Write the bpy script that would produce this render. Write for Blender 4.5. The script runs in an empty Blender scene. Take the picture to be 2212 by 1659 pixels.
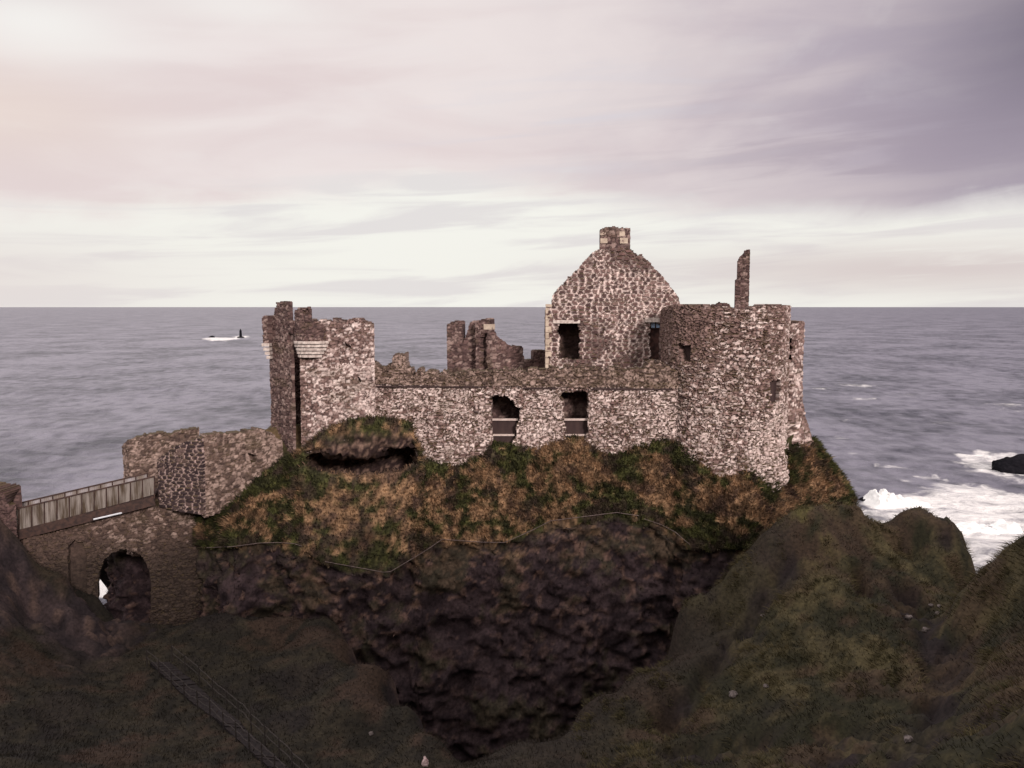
import bpy, math, random
import numpy as np
random.seed(7)
rng = np.random.default_rng(7)
R = math.radians
scene = bpy.context.scene
COL = scene.collection

# ------------------------------------------------------------------ camera
F, CX, CY = 1840.0, 1106.0, 829.5          # survey units: a 2212 x 1659 frame
TH = R(5.2); CT, ST = math.cos(TH), math.sin(TH)
CZ = 42.0
cam_d = bpy.data.cameras.new('camera')
cam = bpy.data.objects.new('camera', cam_d); COL.objects.link(cam)
cam.location = (0, 0, CZ)
cam.rotation_euler = (R(90) - TH, 0, 0)
cam_d.sensor_width = 36; cam_d.angle = 2 * math.atan(1106 / F)
cam_d.clip_start = 0.5; cam_d.clip_end = 200000
scene.camera = cam

def ray(u, v):
    a = (u - CX) / F; b = (CY - v) / F
    return np.array([a, CT + b * ST, -ST + b * CT])

def P(u, v, Y):
    d = ray(u, v); t = Y / d[1]
    return np.array([d[0] * t, Y, CZ + d[2] * t])

def SEA(u, v):
    d = ray(u, v); t = -CZ / d[2]
    return np.array([d[0] * t, d[1] * t])

# ------------------------------------------------------------------ noise
def _h(ix, iy, iz, seed):
    n = (ix.astype(np.int64) * 374761393 + iy.astype(np.int64) * 668265263 + iz.astype(np.int64) * 2147483647 + seed * 974711) & 0xFFFFFFFF
    n = ((n ^ (n >> 13)) * 1274126177) & 0xFFFFFFFF
    n = ((n ^ (n >> 16)) * 2246822519) & 0xFFFFFFFF
    n = n ^ (n >> 15)
    return (n & 0xFFFFFF) / float(0x1000000)

def vnoise(x, y, z, seed=0):
    x, y, z = np.broadcast_arrays(np.asarray(x, float), np.asarray(y, float), np.asarray(z, float))
    ix, iy, iz = np.floor(x), np.floor(y), np.floor(z)
    fx, fy, fz = x - ix, y - iy, z - iz
    fx, fy, fz = [f * f * f * (f * (f * 6 - 15) + 10) for f in (fx, fy, fz)]
    r = 0
    for dx in (0, 1):
        for dy in (0, 1):
            for dz in (0, 1):
                w = (fx if dx else 1 - fx) * (fy if dy else 1 - fy) * (fz if dz else 1 - fz)
                r = r + w * _h(ix + dx, iy + dy, iz + dz, seed)
    return r * 2 - 1

def fbm(x, y, z, oct=4, seed=0, gain=.5):
    a, r, t, f = 1.0, 0, 0, 1.0
    for o in range(oct):
        r = r + a * vnoise(x * f + o * 17.3, y * f + o * 5.1, z * f - o * 9.7, seed + o); t += a
        a *= gain; f *= 2.03
    return r / t

def worley2(x, z, seed=0, jit=.8):
    x, z = np.broadcast_arrays(np.asarray(x, float), np.asarray(z, float))
    ix, iz = np.floor(x), np.floor(z)
    f1 = np.full(x.shape, 9.); f2 = np.full(x.shape, 9.); rid = np.zeros(x.shape)
    for dx in (-1, 0, 1):
        for dz in (-1, 0, 1):
            cx, cz = ix + dx, iz + dz
            px = cx + .5 + jit * (_h(cx, cz, cx * 0, seed) - .5) + .25 * np.mod(cz, 2)
            pz = cz + .5 + jit * .7 * (_h(cx, cz, cx * 0 + 1, seed) - .5)
            d = np.sqrt((px - x) ** 2 + (pz - z) ** 2)
            r = _h(cx, cz, cx * 0 + 2, seed)
            c = d < f1
            f2 = np.where(c, f1, np.minimum(f2, d)); rid = np.where(c, r, rid); f1 = np.where(c, d, f1)
    return f1, f2 - f1, rid

def worley3(x, y, z, seed=0):
    ix, iy, iz = np.floor(x), np.floor(y), np.floor(z)
    f1 = np.full(x.shape, 9.); f2 = np.full(x.shape, 9.); rid = np.zeros(x.shape)
    for dx in (-1, 0, 1):
        for dy in (-1, 0, 1):
            for dz in (-1, 0, 1):
                a, b, c_ = ix + dx, iy + dy, iz + dz
                d = np.sqrt((a + _h(a, b, c_, seed) - x) ** 2 + (b + _h(a, b, c_, seed + 1) - y) ** 2 + (c_ + _h(a, b, c_, seed + 2) - z) ** 2)
                r = _h(a, b, c_, seed + 3)
                c = d < f1
                f2 = np.where(c, f1, np.minimum(f2, d)); rid = np.where(c, r, rid); f1 = np.where(c, d, f1)
    return f1, f2 - f1, rid

def sst(a, b, x):
    t = np.clip((x - a) / (b - a), 0, 1); return t * t * (3 - 2 * t)

def mixc(a, b, t):
    t = np.asarray(t)[..., None]; return np.asarray(a) * (1 - t) + np.asarray(b) * t

# ------------------------------------------------------------------ objects
def link(o, parent=None):
    COL.objects.link(o)
    if parent is not None: o.parent = parent
    return o

def tag(o, label, cat=None, group=None, kind=None):
    if label: o['label'] = label
    if cat: o['category'] = cat
    if group: o['group'] = group
    if kind: o['kind'] = kind
    return o

def thing(name, label, cat, group=None):
    return tag(link(bpy.data.objects.new(name, None)), label, cat, group)

def mesh_obj(name, verts, faces, mat, parent=None, cols=None, smooth=False, extra=None):
    """faces: list of int arrays, each (n,3) or (n,4)"""
    faces = [np.asarray(f, dtype=np.int32) for f in (faces if isinstance(faces, list) else [faces]) if len(f)]
    me = bpy.data.meshes.new(name)
    verts = np.asarray(verts, float)
    me.vertices.add(len(verts)); me.vertices.foreach_set('co', verts.astype(np.float32).ravel())
    nl = sum(f.size for f in faces); npol = sum(len(f) for f in faces)
    me.loops.add(nl); me.loops.foreach_set('vertex_index', np.concatenate([f.ravel() for f in faces]))
    starts = []; o = 0
    for f in faces:
        starts.append(o + np.arange(len(f)) * f.shape[1]); o += f.size
    me.polygons.add(npol); me.polygons.foreach_set('loop_start', np.concatenate(starts).astype(np.int32))
    me.polygons.foreach_set('use_smooth', np.full(npol, smooth))
    me.update(calc_edges=True); me.validate()
    if cols is not None:
        a = me.attributes.new('col', 'FLOAT_COLOR', 'POINT')
        c = np.ones((len(verts), 4), np.float32); c[:, :3] = np.clip(cols, 0, 1); a.data.foreach_set('color', c.ravel())
    for k, val in (extra or {}).items():
        a = me.attributes.new(k, 'FLOAT', 'POINT'); a.data.foreach_set('value', np.asarray(val, np.float32).ravel())
    me.materials.append(mat)
    return link(bpy.data.objects.new(name, me), parent)

class MB:
    """collects boxes, beams and tubes into one mesh"""
    def __init__(s): s.v = []; s.f = []; s.n = 0
    def add(s, v, f):
        v = np.asarray(v, float); s.v.append(v); s.f.append(np.asarray(f) + s.n); s.n += len(v)
    def beam(s, a, b, w, h, up=(0, 0, 1)):
        a, b, up = np.asarray(a, float), np.asarray(b, float), np.asarray(up, float)
        d = (b - a) / np.linalg.norm(b - a); r = np.cross(d, up)
        if np.linalg.norm(r) < 1e-3: r = np.array([1., 0, 0])
        r /= np.linalg.norm(r); q = np.cross(r, d)
        v = [p + r * sx * w / 2 + q * sz * h / 2 for p in (a, b) for sx, sz in ((-1, -1), (1, -1), (1, 1), (-1, 1))]
        s.add(v, [[0, 1, 2, 3], [7, 6, 5, 4], [0, 4, 5, 1], [1, 5, 6, 2], [2, 6, 7, 3], [3, 7, 4, 0]])
    def tube(s, pts, r, n=6):
        pts = np.asarray(pts, float); vs = []
        for i, p in enumerate(pts):
            d = pts[min(i + 1, len(pts) - 1)] - pts[max(i - 1, 0)]; d /= np.linalg.norm(d)
            a = np.cross(d, (0, 0, 1.)); a = a / np.linalg.norm(a) if np.linalg.norm(a) > 1e-3 else np.array([1., 0, 0]); b = np.cross(d, a)
            vs += [p + r * (math.cos(6.2832 * k / n) * a + math.sin(6.2832 * k / n) * b) for k in range(n)]
        f = [[i * n + k, i * n + (k + 1) % n, (i + 1) * n + (k + 1) % n, (i + 1) * n + k] for i in range(len(pts) - 1) for k in range(n)]
        s.add(vs, f)
    def build(s, name, mat, parent=None, **k): return mesh_obj(name, np.concatenate(s.v), [np.concatenate(s.f)], mat, parent, **k)

# ------------------------------------------------------------------ materials
def new_mat(name):
    m = bpy.data.materials.new(name); m.use_nodes = True
    nt = m.node_tree; b = nt.nodes['Principled BSDF']
    return m, nt, b

def attr_mat(name, rough=.9, nscale=9.0, namt=.35, bump=.25, bscale=14.0, top=None, spec=.2):
    """vertex albedo x fine grain, with bump; upward faces may carry moss"""
    m, nt, b = new_mat(name); N, L = nt.nodes, nt.links
    at = N.new('ShaderNodeAttribute'); at.attribute_name = 'col'
    tc = N.new('ShaderNodeTexCoord')
    nz = N.new('ShaderNodeTexNoise'); nz.inputs['Scale'].default_value = nscale; nz.inputs['Detail'].default_value = 5
    L.new(tc.outputs['Object'], nz.inputs['Vector'])
    mr = N.new('ShaderNodeMapRange'); mr.inputs[1].default_value = .3; mr.inputs[2].default_value = .7
    mr.inputs[3].default_value = 1 - namt; mr.inputs[4].default_value = 1 + namt
    L.new(nz.outputs['Fac'], mr.inputs[0])
    vm = N.new('ShaderNodeVectorMath'); vm.operation = 'SCALE'
    L.new(at.outputs['Color'], vm.inputs[0]); L.new(mr.outputs[0], vm.inputs['Scale'])
    out = vm.outputs[0]
    if top:
        ge = N.new('ShaderNodeNewGeometry'); sx = N.new('ShaderNodeSeparateXYZ'); L.new(ge.outputs['True Normal'], sx.inputs[0])
        n2 = N.new('ShaderNodeTexNoise'); n2.inputs['Scale'].default_value = 2.3; n2.inputs['Detail'].default_value = 6; L.new(tc.outputs['Object'], n2.inputs['Vector'])
        ad = N.new('ShaderNodeMath'); ad.operation = 'ADD'; L.new(sx.outputs['Z'], ad.inputs[0]); L.new(n2.outputs['Fac'], ad.inputs[1])
        m2 = N.new('ShaderNodeMapRange'); m2.inputs[1].default_value = 1.0; m2.inputs[2].default_value = 1.35; L.new(ad.outputs[0], m2.inputs[0])
        cr = N.new('ShaderNodeMix'); cr.data_type = 'RGBA'; cr.inputs[6].default_value = (*top[0], 1); cr.inputs[7].default_value = (*top[1], 1); L.new(n2.outputs['Fac'], cr.inputs[0])
        mx = N.new('ShaderNodeMix'); mx.data_type = 'RGBA'; L.new(m2.outputs[0], mx.inputs[0]); L.new(out, mx.inputs[6]); L.new(cr.outputs[2], mx.inputs[7])
        out = mx.outputs[2]
    L.new(out, b.inputs['Base Color'])
    b.inputs['Roughness'].default_value = rough; b.inputs['Specular IOR Level'].default_value = spec
    if bump:
        n3 = N.new('ShaderNodeTexNoise'); n3.inputs['Scale'].default_value = bscale; n3.inputs['Detail'].default_value = 6; L.new(tc.outputs['Object'], n3.inputs['Vector'])
        bp = N.new('ShaderNodeBump'); bp.inputs['Strength'].default_value = bump; bp.inputs['Distance'].default_value = .06
        L.new(n3.outputs['Fac'], bp.inputs['Height']); L.new(bp.outputs[0], b.inputs['Normal'])
    return m

def flat_mat(name, c1, c2, scale=4.0, rough=.8, stretch=(1, 1, 1), spec=.3, lo=.35, hi=.65):
    m, nt, b = new_mat(name); N, L = nt.nodes, nt.links
    tc = N.new('ShaderNodeTexCoord'); mp = N.new('ShaderNodeMapping'); mp.inputs['Scale'].default_value = stretch
    nz = N.new('ShaderNodeTexNoise'); nz.inputs['Scale'].default_value = scale; nz.inputs['Detail'].default_value = 6
    L.new(tc.outputs['Object'], mp.inputs[0]); L.new(mp.outputs[0], nz.inputs['Vector'])
    mr = N.new('ShaderNodeMapRange'); mr.inputs[1].default_value = lo; mr.inputs[2].default_value = hi; L.new(nz.outputs['Fac'], mr.inputs[0])
    mx = N.new('ShaderNodeMix'); mx.data_type = 'RGBA'; mx.inputs[6].default_value = (*c1, 1); mx.inputs[7].default_value = (*c2, 1)
    L.new(mr.outputs[0], mx.inputs[0]); L.new(mx.outputs[2], b.inputs['Base Color'])
    bp = N.new('ShaderNodeBump'); bp.inputs['Strength'].default_value = .3; bp.inputs['Distance'].default_value = .03
    L.new(nz.outputs['Fac'], bp.inputs['Height']); L.new(bp.outputs[0], b.inputs['Normal'])
    b.inputs['Roughness'].default_value = rough; b.inputs['Specular IOR Level'].default_value = spec
    return m

M_STONE = attr_mat('rubble_stone', nscale=7, namt=.3, bump=.35, bscale=12, top=((.055, .045, .025), (.10, .065, .035)))
M_ROCK = attr_mat('cliff_rock_and_turf', nscale=5, namt=.45, bump=.5, bscale=6)
M_TURF = attr_mat('turf', nscale=6, namt=.4, bump=.4, bscale=8)
M_GRASS = attr_mat('grass_blades', nscale=2, namt=.15, bump=0)
M_CREAM = flat_mat('cream_dressed_stone', (.40, .32, .25), (.58, .48, .38), 3, .85)
M_LINTEL = flat_mat('pale_concrete', (.36, .29, .26), (.68, .60, .54), 5, .85)
M_RUST = flat_mat('rusty_steel', (.035, .022, .02), (.08, .045, .035), 5, .75)
M_PANEL = flat_mat('stained_parapet_sheet', (.29, .255, .23), (.085, .06, .04), 1.9, .8, (2.2, 2.2, .28), lo=.38, hi=.60)
M_FARPANEL = flat_mat('pale_parapet_sheet', (.40, .37, .38), (.22, .18, .15), 1.2, .8, (1.5, 1.5, .3))
M_TIMBER = flat_mat('dark_boarding', (.035, .02, .02), (.055, .033, .03), 3, .8, (1, 1, .2))
M_RAIL = flat_mat('weathered_pale_timber', (.48, .38, .34), (.62, .52, .47), 5, .8)
M_CABLE = flat_mat('grey_cable', (.10, .072, .068), (.20, .15, .14), 5, .7)
M_HAND = flat_mat('weathered_wood_rail', (.030, .024, .022), (.050, .040, .036), 6, .8)
M_STEP = flat_mat('dark_earth_steps', (.012, .009, .010), (.026, .019, .019), 5, .95)
M_PALE = flat_mat('pale_stone', (.05, .04, .038), (.20, .165, .155), 7, .9)
M_PINK = flat_mat('pinkish_stone', (.26, .15, .15), (.60, .46, .45), 9, .9)
M_WHITE = flat_mat('sea_gap_white', (.60, .62, .66), (.72, .74, .78), 3, .5)
M_BLUE = flat_mat('blue_glass', (.42, .60, .85), (.50, .68, .92), 2, .3, spec=.5)
M_BASALT = flat_mat('wet_basalt', (.006, .006, .008), (.012, .011, .014), 1.5, .95, spec=.05)
M_SPRAY = flat_mat('white_spray', (.78, .78, .76), (.88, .88, .86), 1.5, 1.0, spec=0)

# ------------------------------------------------------------------ masonry
def polyline(pts):
    p = np.asarray(pts, float)[:, :2]
    s = np.concatenate([[0], np.cumsum(np.linalg.norm(np.diff(p, axis=0), axis=1))])
    return p, s

def plan(*uy):
    """plan path from (u, Y) pairs"""
    return np.array([P(u, 800, Y)[:2] if not isinstance(u, tuple) else np.array(u) for u, Y in uy])

def sz(path, u, v):
    p, s = polyline(path); d = ray(u, v); best = None
    for i in range(len(p) - 1):
        a, e = p[i], p[i + 1] - p[i]
        den = d[0] * e[1] - d[1] * e[0]
        if abs(den) < 1e-9: continue
        k = (a[0] * d[1] - a[1] * d[0]) / den
        lo = -1e9 if i == 0 else -1e-6; hi = 1e9 if i == len(p) - 2 else 1 + 1e-6
        if not (lo <= k <= hi): continue
        q = a + k * e; t = q[1] / d[1]
        if t > 0:
            r = (s[i] + k * (s[i + 1] - s[i]), CZ + d[2] * t)
            pen = 0 if 0 <= k <= 1 else min(abs(k), abs(k - 1)) * np.linalg.norm(e)
            if best is None or pen < best[0]: best = (pen, r)
    if best is None:                                # just past the last visible edge: nearest point of the path
        q = np.argmin(np.abs(p[:, 0] / p[:, 1] - d[0] / d[1]))
        return (s[q], CZ + d[2] * p[q, 1] / d[1])
    return best[1]

def inpoly(x, z, poly):
    r = np.zeros(x.shape, bool); n = len(poly)
    for i in range(n):
        (x1, z1), (x2, z2) = poly[i], poly[(i + 1) % n]
        if abs(z2 - z1) < 1e-9: continue
        c = ((z1 > z) != (z2 > z)) & (x < (x2 - x1) * (z - z1) / (z2 - z1) + x1)
        r ^= c
    return r

PAL = {
    'pale': dict(light=[(.44, .33, .30), (.76, .635, .585)], dark=[(.14, .088, .078), (.28, .187, .165)], joint=(.062, .038, .035), fd=.25, jw=.175),
    'gable': dict(light=[(.20, .13, .115), (.30, .20, .18)], dark=[(.06, .035, .034), (.17, .10, .09)], joint=(.70, .58, .535), fd=.84, jw=.29),
    'brown': dict(light=[(.20, .135, .12), (.34, .25, .22)], dark=[(.07, .042, .04), (.16, .10, .09)], joint=(.065, .042, .04), fd=.62, jw=.16),
    'dark': dict(light=[(.10, .066, .06), (.15, .10, .09)], dark=[(.03, .02, .022), (.06, .04, .04)], joint=(.46, .34, .31), fd=.85, jw=.15),
    'rubble': dict(light=[(.22, .155, .13), (.38, .28, .238)], dark=[(.06, .04, .035), (.15, .10, .08)], joint=(.10, .07, .055), fd=.38, jw=.16),
}

def shade(style, s, z, p3, seed, size, darkfn=None):
    w, h = size
    clear = style in ('gable', 'dark'); kw = .6 if clear else 1.0
    wx = s + .17 * kw * fbm(s * 1.5, z * 1.5, 0 * s + 3, 3, seed + 40); wz = z + .13 * kw * fbm(s * 1.5, z * 1.5, 0 * s + 8, 3, seed + 41)
    f1, ed, rid = worley2(wx / w, wz / h, seed, .72 if clear else 1.0)
    f1b, edb, ridb = worley2(wx / (w * .62) + 9.3, wz / (h * .66) + 3.1, seed + 1, 1.0)
    f1c, edc, ridc = worley2(wx / (w * 1.45) + 2.2, wz / (h * 1.5) + 5.4, seed + 2, 1.0)
    pick = fbm(np.floor(s / w) * .9, np.floor(z / h) * .9, 0 * s + 5, 2, seed + 43)
    sm = pick < (-.42 if clear else -.18); bg = pick > (.6 if clear else .34)
    ed = np.where(sm, edb, np.where(bg, edc, ed)); rid = np.where(sm, ridb, np.where(bg, ridc, rid))
    q = PAL[style]
    big = fbm(s * .35, z * .35, 0 * s, 4, seed + 5)
    mid = fbm(s * 1.6, z * 1.6, 0 * s + 3, 3, seed + 6)
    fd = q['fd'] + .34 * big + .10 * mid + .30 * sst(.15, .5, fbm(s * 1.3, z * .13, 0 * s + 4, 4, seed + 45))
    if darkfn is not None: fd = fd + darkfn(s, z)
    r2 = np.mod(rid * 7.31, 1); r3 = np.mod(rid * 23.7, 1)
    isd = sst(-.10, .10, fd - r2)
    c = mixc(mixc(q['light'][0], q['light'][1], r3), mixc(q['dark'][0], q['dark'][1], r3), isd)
    jw = q['jw'] * (1 + .7 * mid)
    j = 1 - sst(jw * .45, jw * 1.25, ed)
    if not clear: j = j * (.45 + .55 * sst(-.3, .3, fbm(s * 2.1, z * 2.6, 0 * s + 2, 3, seed + 44)))
    jc = np.broadcast_to(np.asarray(q['joint'], float), c.shape)
    if style in ('gable', 'dark'):
        jc = mixc(jc, (.13, .085, .075), sst(.25, .65, big + .5 * mid + (.0 if darkfn is None else darkfn(s, z))) * (.9 if style == 'gable' else .3))
    c = mixc(c, jc, j)
    g = sst(.18, .5, fbm(s * .9, z * 1.3, 0 * s + 7, 4, seed + 9)) * .45      # lichen and moss stains
    c = mixc(c, (.10, .075, .045), g * .8 * (.4 if style in ('gable', 'dark') else 1))
    return c, ed, rid, j

def wall(name, path, top, bot, t, style='pale', holes=(), recess=(), cell=.075, jag=.12, seed=1, parent=None,
         push=None, darkfn=None, size=(.42, .24), img=True, fade=None, mat=None, hjag=.06, relief=.05):
    path = np.asarray(path, float); p, S = polyline(path); Lp = S[-1]
    cv = (lambda q: [sz(path, *a) for a in q]) if img else (lambda q: list(q))
    T = np.array(sorted(cv(top), key=lambda a: a[0])) if img else np.array(top, float)
    B = np.array([[0, bot], [Lp, bot]]) if np.isscalar(bot) else np.array(sorted(cv(bot), key=lambda a: a[0]) if img else bot)
    for A in (T, B): A[:, 0] = A[:, 0] + np.arange(len(A)) * 1e-5
    s0, s1 = 0.0, Lp
    ns = max(2, int((s1 - s0) / cell)); sg = np.linspace(s0, s1, ns + 1)
    z0, z1 = B[:, 1].min(), T[:, 1].max() + .3
    nz = max(2, int((z1 - z0) / cell)); zg = np.linspace(z0, z1, nz + 1)
    sc, zc = np.meshgrid((sg[1:] + sg[:-1]) / 2, (zg[1:] + zg[:-1]) / 2, indexing='ij')
    cj = sc + .0
    k = np.floor(cj / .33 + .3 * seed); jz = (_h(k, k * 0, k * 0, seed + 77) - .5) * 2 * jag + jag * .5 * vnoise(cj * 7, cj * 0, cj * 0, seed + 78)
    m = (zc < np.interp(sc, T[:, 0], T[:, 1]) + jz) & (zc > np.interp(sc, B[:, 0], B[:, 1]))
    hs = sc + hjag * 2 * vnoise(sc * 4, zc * 4, 0, seed + 61); hz = zc + hjag * 2 * vnoise(sc * 4, zc * 4, 5, seed + 62)
    for h in holes: m &= ~inpoly(hs, hz, cv(h))
    sv, zv = np.meshgrid(sg, zg, indexing='ij')
    xs = np.interp(sg, S, p[:, 0]); ys = np.interp(sg, S, p[:, 1])
    e = .25
    tx = np.interp(sg + e, S, p[:, 0]) - np.interp(sg - e, S, p[:, 0]); ty = np.interp(sg + e, S, p[:, 1]) - np.interp(sg - e, S, p[:, 1])
    ln = np.hypot(tx, ty); nx, ny = ty / ln, -tx / ln
    c, ed, rid, j = shade(style, sv, zv, None, seed, size, darkfn)
    if fade: c = mixc(c, mixc((.030, .022, .019), (.06, .043, .034), rid), sst(fade[0], fade[1], zv + .9 * fbm(sv * .7, zv * .5, 0 * sv, 4, seed + 55)) * .85)  # darkens the stone towards the bottom, between two heights
    d = relief * sst(.02, .30, ed) + relief * 1.3 * (rid - .5) + .05 * fbm(sv * .8, zv * .8, 0, 3, seed + 33)
    if style in ('gable', 'dark'): d = d - .5 * relief * j
    if push is not None: d = d + push(sv, zv)
    hsv = sv + hjag * 2 * vnoise(sv * 4, zv * 4, 0, seed + 61); hzv = zv + hjag * 2 * vnoise(sv * 4, zv * 4, 5, seed + 62)
    for poly, dep in recess:
        i_ = inpoly(hsv, hzv, cv(poly)); d = np.where(i_, -dep, d)
    jx = (_h(np.floor(sv * 977), np.floor(zv * 991), np.floor(zv * 0), seed) - .5) * cell * .5
    X = xs[:, None] + nx[:, None] * d + (tx / ln)[:, None] * jx; Y = ys[:, None] + ny[:, None] * d + (ty / ln)[:, None] * jx
    Z = zv + (_h(np.floor(sv * 953), np.floor(zv * 967), np.floor(zv * 0), seed) - .5) * cell * .5
    tb = (t(sv) if callable(t) else t) + .06 * fbm(sv, zv, 9, 3, seed + 3)
    fr = np.stack([X, Y, Z], -1).reshape(-1, 3)
    bk = np.stack([xs[:, None] - nx[:, None] * tb, ys[:, None] - ny[:, None] * tb, Z], -1).reshape(-1, 3)
    nV = len(fr); W_ = nz + 1
    I, J = np.nonzero(m)
    a = I * W_ + J; b = (I + 1) * W_ + J; cc = (I + 1) * W_ + J + 1; dd = I * W_ + J + 1
    quads = [np.stack([a, b, cc, dd], 1), np.stack([dd, cc, b, a], 1) + nV]
    mp = np.pad(m, 1)
    for (di, dj, e0, e1) in ((-1, 0, dd, a), (1, 0, b, cc), (0, -1, a, b), (0, 1, cc, dd)):
        ne = ~mp[I + 1 + di, J + 1 + dj]
        q0, q1 = e0[ne], e1[ne]
        quads.append(np.stack([q1, q0, q0 + nV, q1 + nV], 1))
    q = np.concatenate(quads)
    used = np.unique(q); remap = np.full(2 * nV, -1, np.int64); remap[used] = np.arange(len(used))
    cols = np.concatenate([c.reshape(-1, 3)] * 2)[used]
    return mesh_obj(name, np.concatenate([fr, bk])[used], [remap[q]], mat or M_STONE, parent, cols)

def stack_box(mb, path, u0, v0, u1, v1, proud, deep):
    """a squared block set in a wall face, between two points of its face"""
    p, S = polyline(path); (s0, za), (s1, zb) = sz(path, u0, v0), sz(path, u1, v1)
    sm = (s0 + s1) / 2
    q0 = np.array([np.interp(s0, S, p[:, 0]), np.interp(s0, S, p[:, 1])]); q1 = np.array([np.interp(s1, S, p[:, 0]), np.interp(s1, S, p[:, 1])])
    t = (q1 - q0) / np.linalg.norm(q1 - q0); n = np.array([t[1], -t[0]])
    z0, z1 = min(za, zb), max(za, zb)
    v = [(*(q + n * o), z) for z in (z0, z1) for q, o in ((q0, proud), (q1, proud), (q1, -deep), (q0, -deep))]
    mb.add(v, [[3, 2, 1, 0], [4, 5, 6, 7], [0, 1, 5, 4], [1, 2, 6, 5], [2, 3, 7, 6], [3, 0, 4, 7]])

# ---- curtain wall
cw = thing('curtain_wall', 'long pale rubble wall with two tall boarded openings between the gatehouse and the round tower', 'castle wall')
CWP = plan((780, 56.0), (1000, 55.8), (1465, 55.6))
OPEN1 = [(1061, 860), (1068, 853), (1090, 855), (1104, 866), (1121, 880), (1121, 905), (1113, 945), (1108, 965), (1064, 965), (1062, 905)]
OPEN2 = [(1210, 853), (1220, 845), (1262, 842), (1270, 850), (1271, 905), (1267, 945), (1265, 962), (1222, 962), (1219, 905), (1216, 862)]
CONTACT = [(430, 1112), (495, 1085), (536, 1051), (576, 1005), (620, 990), (650, 978), (700, 932), (740, 912), (800, 902), (850, 908), (885, 915), (900, 960), (908, 990), (950, 1003), (990, 1010),
           (1040, 985), (1066, 958), (1110, 965), (1160, 972), (1200, 955), (1250, 945), (1290, 972), (1315, 990), (1350, 975), (1400, 955), (1440, 950), (1480, 965), (1510, 985), (1540, 1020),
           (1570, 1030), (1600, 1025), (1630, 1015), (1648, 1040), (1680, 1045), (1700, 1015), (1715, 960), (1757, 962)]
def vc(u): return float(np.interp(u, [a for a, b in CONTACT], [b for a, b in CONTACT]))
cw_bot = [(u, vc(u) + (22 if u < 905 else 45)) for u in (780, 800, 850, 885, 900, 908, 950, 990, 1040, 1066, 1110, 1160, 1200, 1250, 1290, 1315, 1350, 1400, 1440, 1465)]
wall('wall_face', CWP, [(780, 830), (1465, 832)], cw_bot, 1.3, 'pale', holes=[OPEN1, OPEN2], seed=11, parent=cw, jag=.02, size=(.34, .165), relief=.09, cell=.06)
PARP = CWP + np.array([0, -.10])
wall('parapet', PARP, [(780, 790), (806, 780), (815, 790), (845, 783), (853, 767), (876, 767), (879, 795), (889, 798), (893, 813), (905, 800), (935, 797), (955, 803), (975, 808), (1000, 800), (1060, 798), (1120, 800),
                       (1180, 796), (1230, 792), (1300, 797), (1390, 795), (1403, 780), (1425, 782), (1440, 795), (1465, 800)],
     [(780, 829), (1000, 834), (1200, 836), (1465, 839)], 1.2, 'rubble', seed=12, parent=cw, jag=.16, size=(.31, .18), cell=.065, relief=.08)
mb = MB(); stack_box(mb, CWP, 780, 833, 1050, 837, .17, .1); stack_box(mb, CWP, 1130, 837, 1205, 840, .16, .1); stack_box(mb, CWP, 1280, 838, 1450, 842, .17, .1)
mb.build('string_course_shadow', M_TIMBER, cw)  # course coloured dark to draw the shadow line under the parapet
wall('inner_wall', CWP + np.array([0, 2.3]), [(780, 825), (1465, 832)], 33.4, .6, 'brown', seed=13, parent=cw, jag=.05, cell=.12)
mb = MB(); a, b = P(1030, 838, 56.4), P(1300, 840, 56.4); mb.beam((a[0], 57.2, a[2] - .1), (b[0], 57.2, a[2] - .1), 2.6, .2); mb.build('added_shade_slab', M_TIMBER, cw)  # unseen slab added overhead to keep the wall openings dark
for (u0, u1, ub0, ub1) in ((1060, 1120, 1064, 1112), (1218, 1272, 1222, 1268)):
    mb = MB(); stack_box(mb, CWP, u0 - 3, 910, u1 + 3, 968, -.55, .62); pn = mb.build('boarding', M_TIMBER, cw)
    mb = MB(); stack_box(mb, CWP, u0 + 1, 906.0, u1 - 1, 910.5, -.42, .56); mb.build('rail', M_RAIL, pn)
    mb = MB(); stack_box(mb, CWP, ub0, 940, ub1, 944, -.42, .56); mb.build('rail', M_RAIL, pn)
wall('stone_patch', CWP + np.array([0, -.22]), [(1095, 972), (1130, 968), (1168, 972)] , [(1095, 1024), (1168, 1024)], .3, 'dark', seed=15, parent=cw, size=(.5, .34), jag=.05) if False else None
PT = plan((1097, 55.50), (1166, 55.46))
wall('stone_patch', PT, [(1097, 978), (1130, 971), (1166, 974)], [(1097, 1030), (1166, 1030)], .4, 'dark', seed=15, parent=cw, size=(.52, .36), jag=.08)

# ---- gatehouse
gh = thing('gatehouse', 'tall ruined gatehouse with a broken corner turret and bands of white corbel stones', 'tower')
GF = plan((648, 55.3), (808, 55.1))
GB = polyline(GF)[0]
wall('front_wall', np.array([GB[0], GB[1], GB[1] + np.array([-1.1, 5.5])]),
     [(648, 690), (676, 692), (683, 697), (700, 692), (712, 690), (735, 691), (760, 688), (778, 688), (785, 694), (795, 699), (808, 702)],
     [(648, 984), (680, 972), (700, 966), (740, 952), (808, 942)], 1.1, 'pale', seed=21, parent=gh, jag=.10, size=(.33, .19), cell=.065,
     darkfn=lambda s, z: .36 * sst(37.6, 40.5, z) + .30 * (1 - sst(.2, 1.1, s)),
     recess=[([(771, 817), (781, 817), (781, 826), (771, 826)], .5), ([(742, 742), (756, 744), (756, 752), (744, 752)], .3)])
GL = np.array([P(584, 800, 58.0)[:2], P(612, 800, 56.6)[:2], P(631, 800, 55.7)[:2]])
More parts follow.
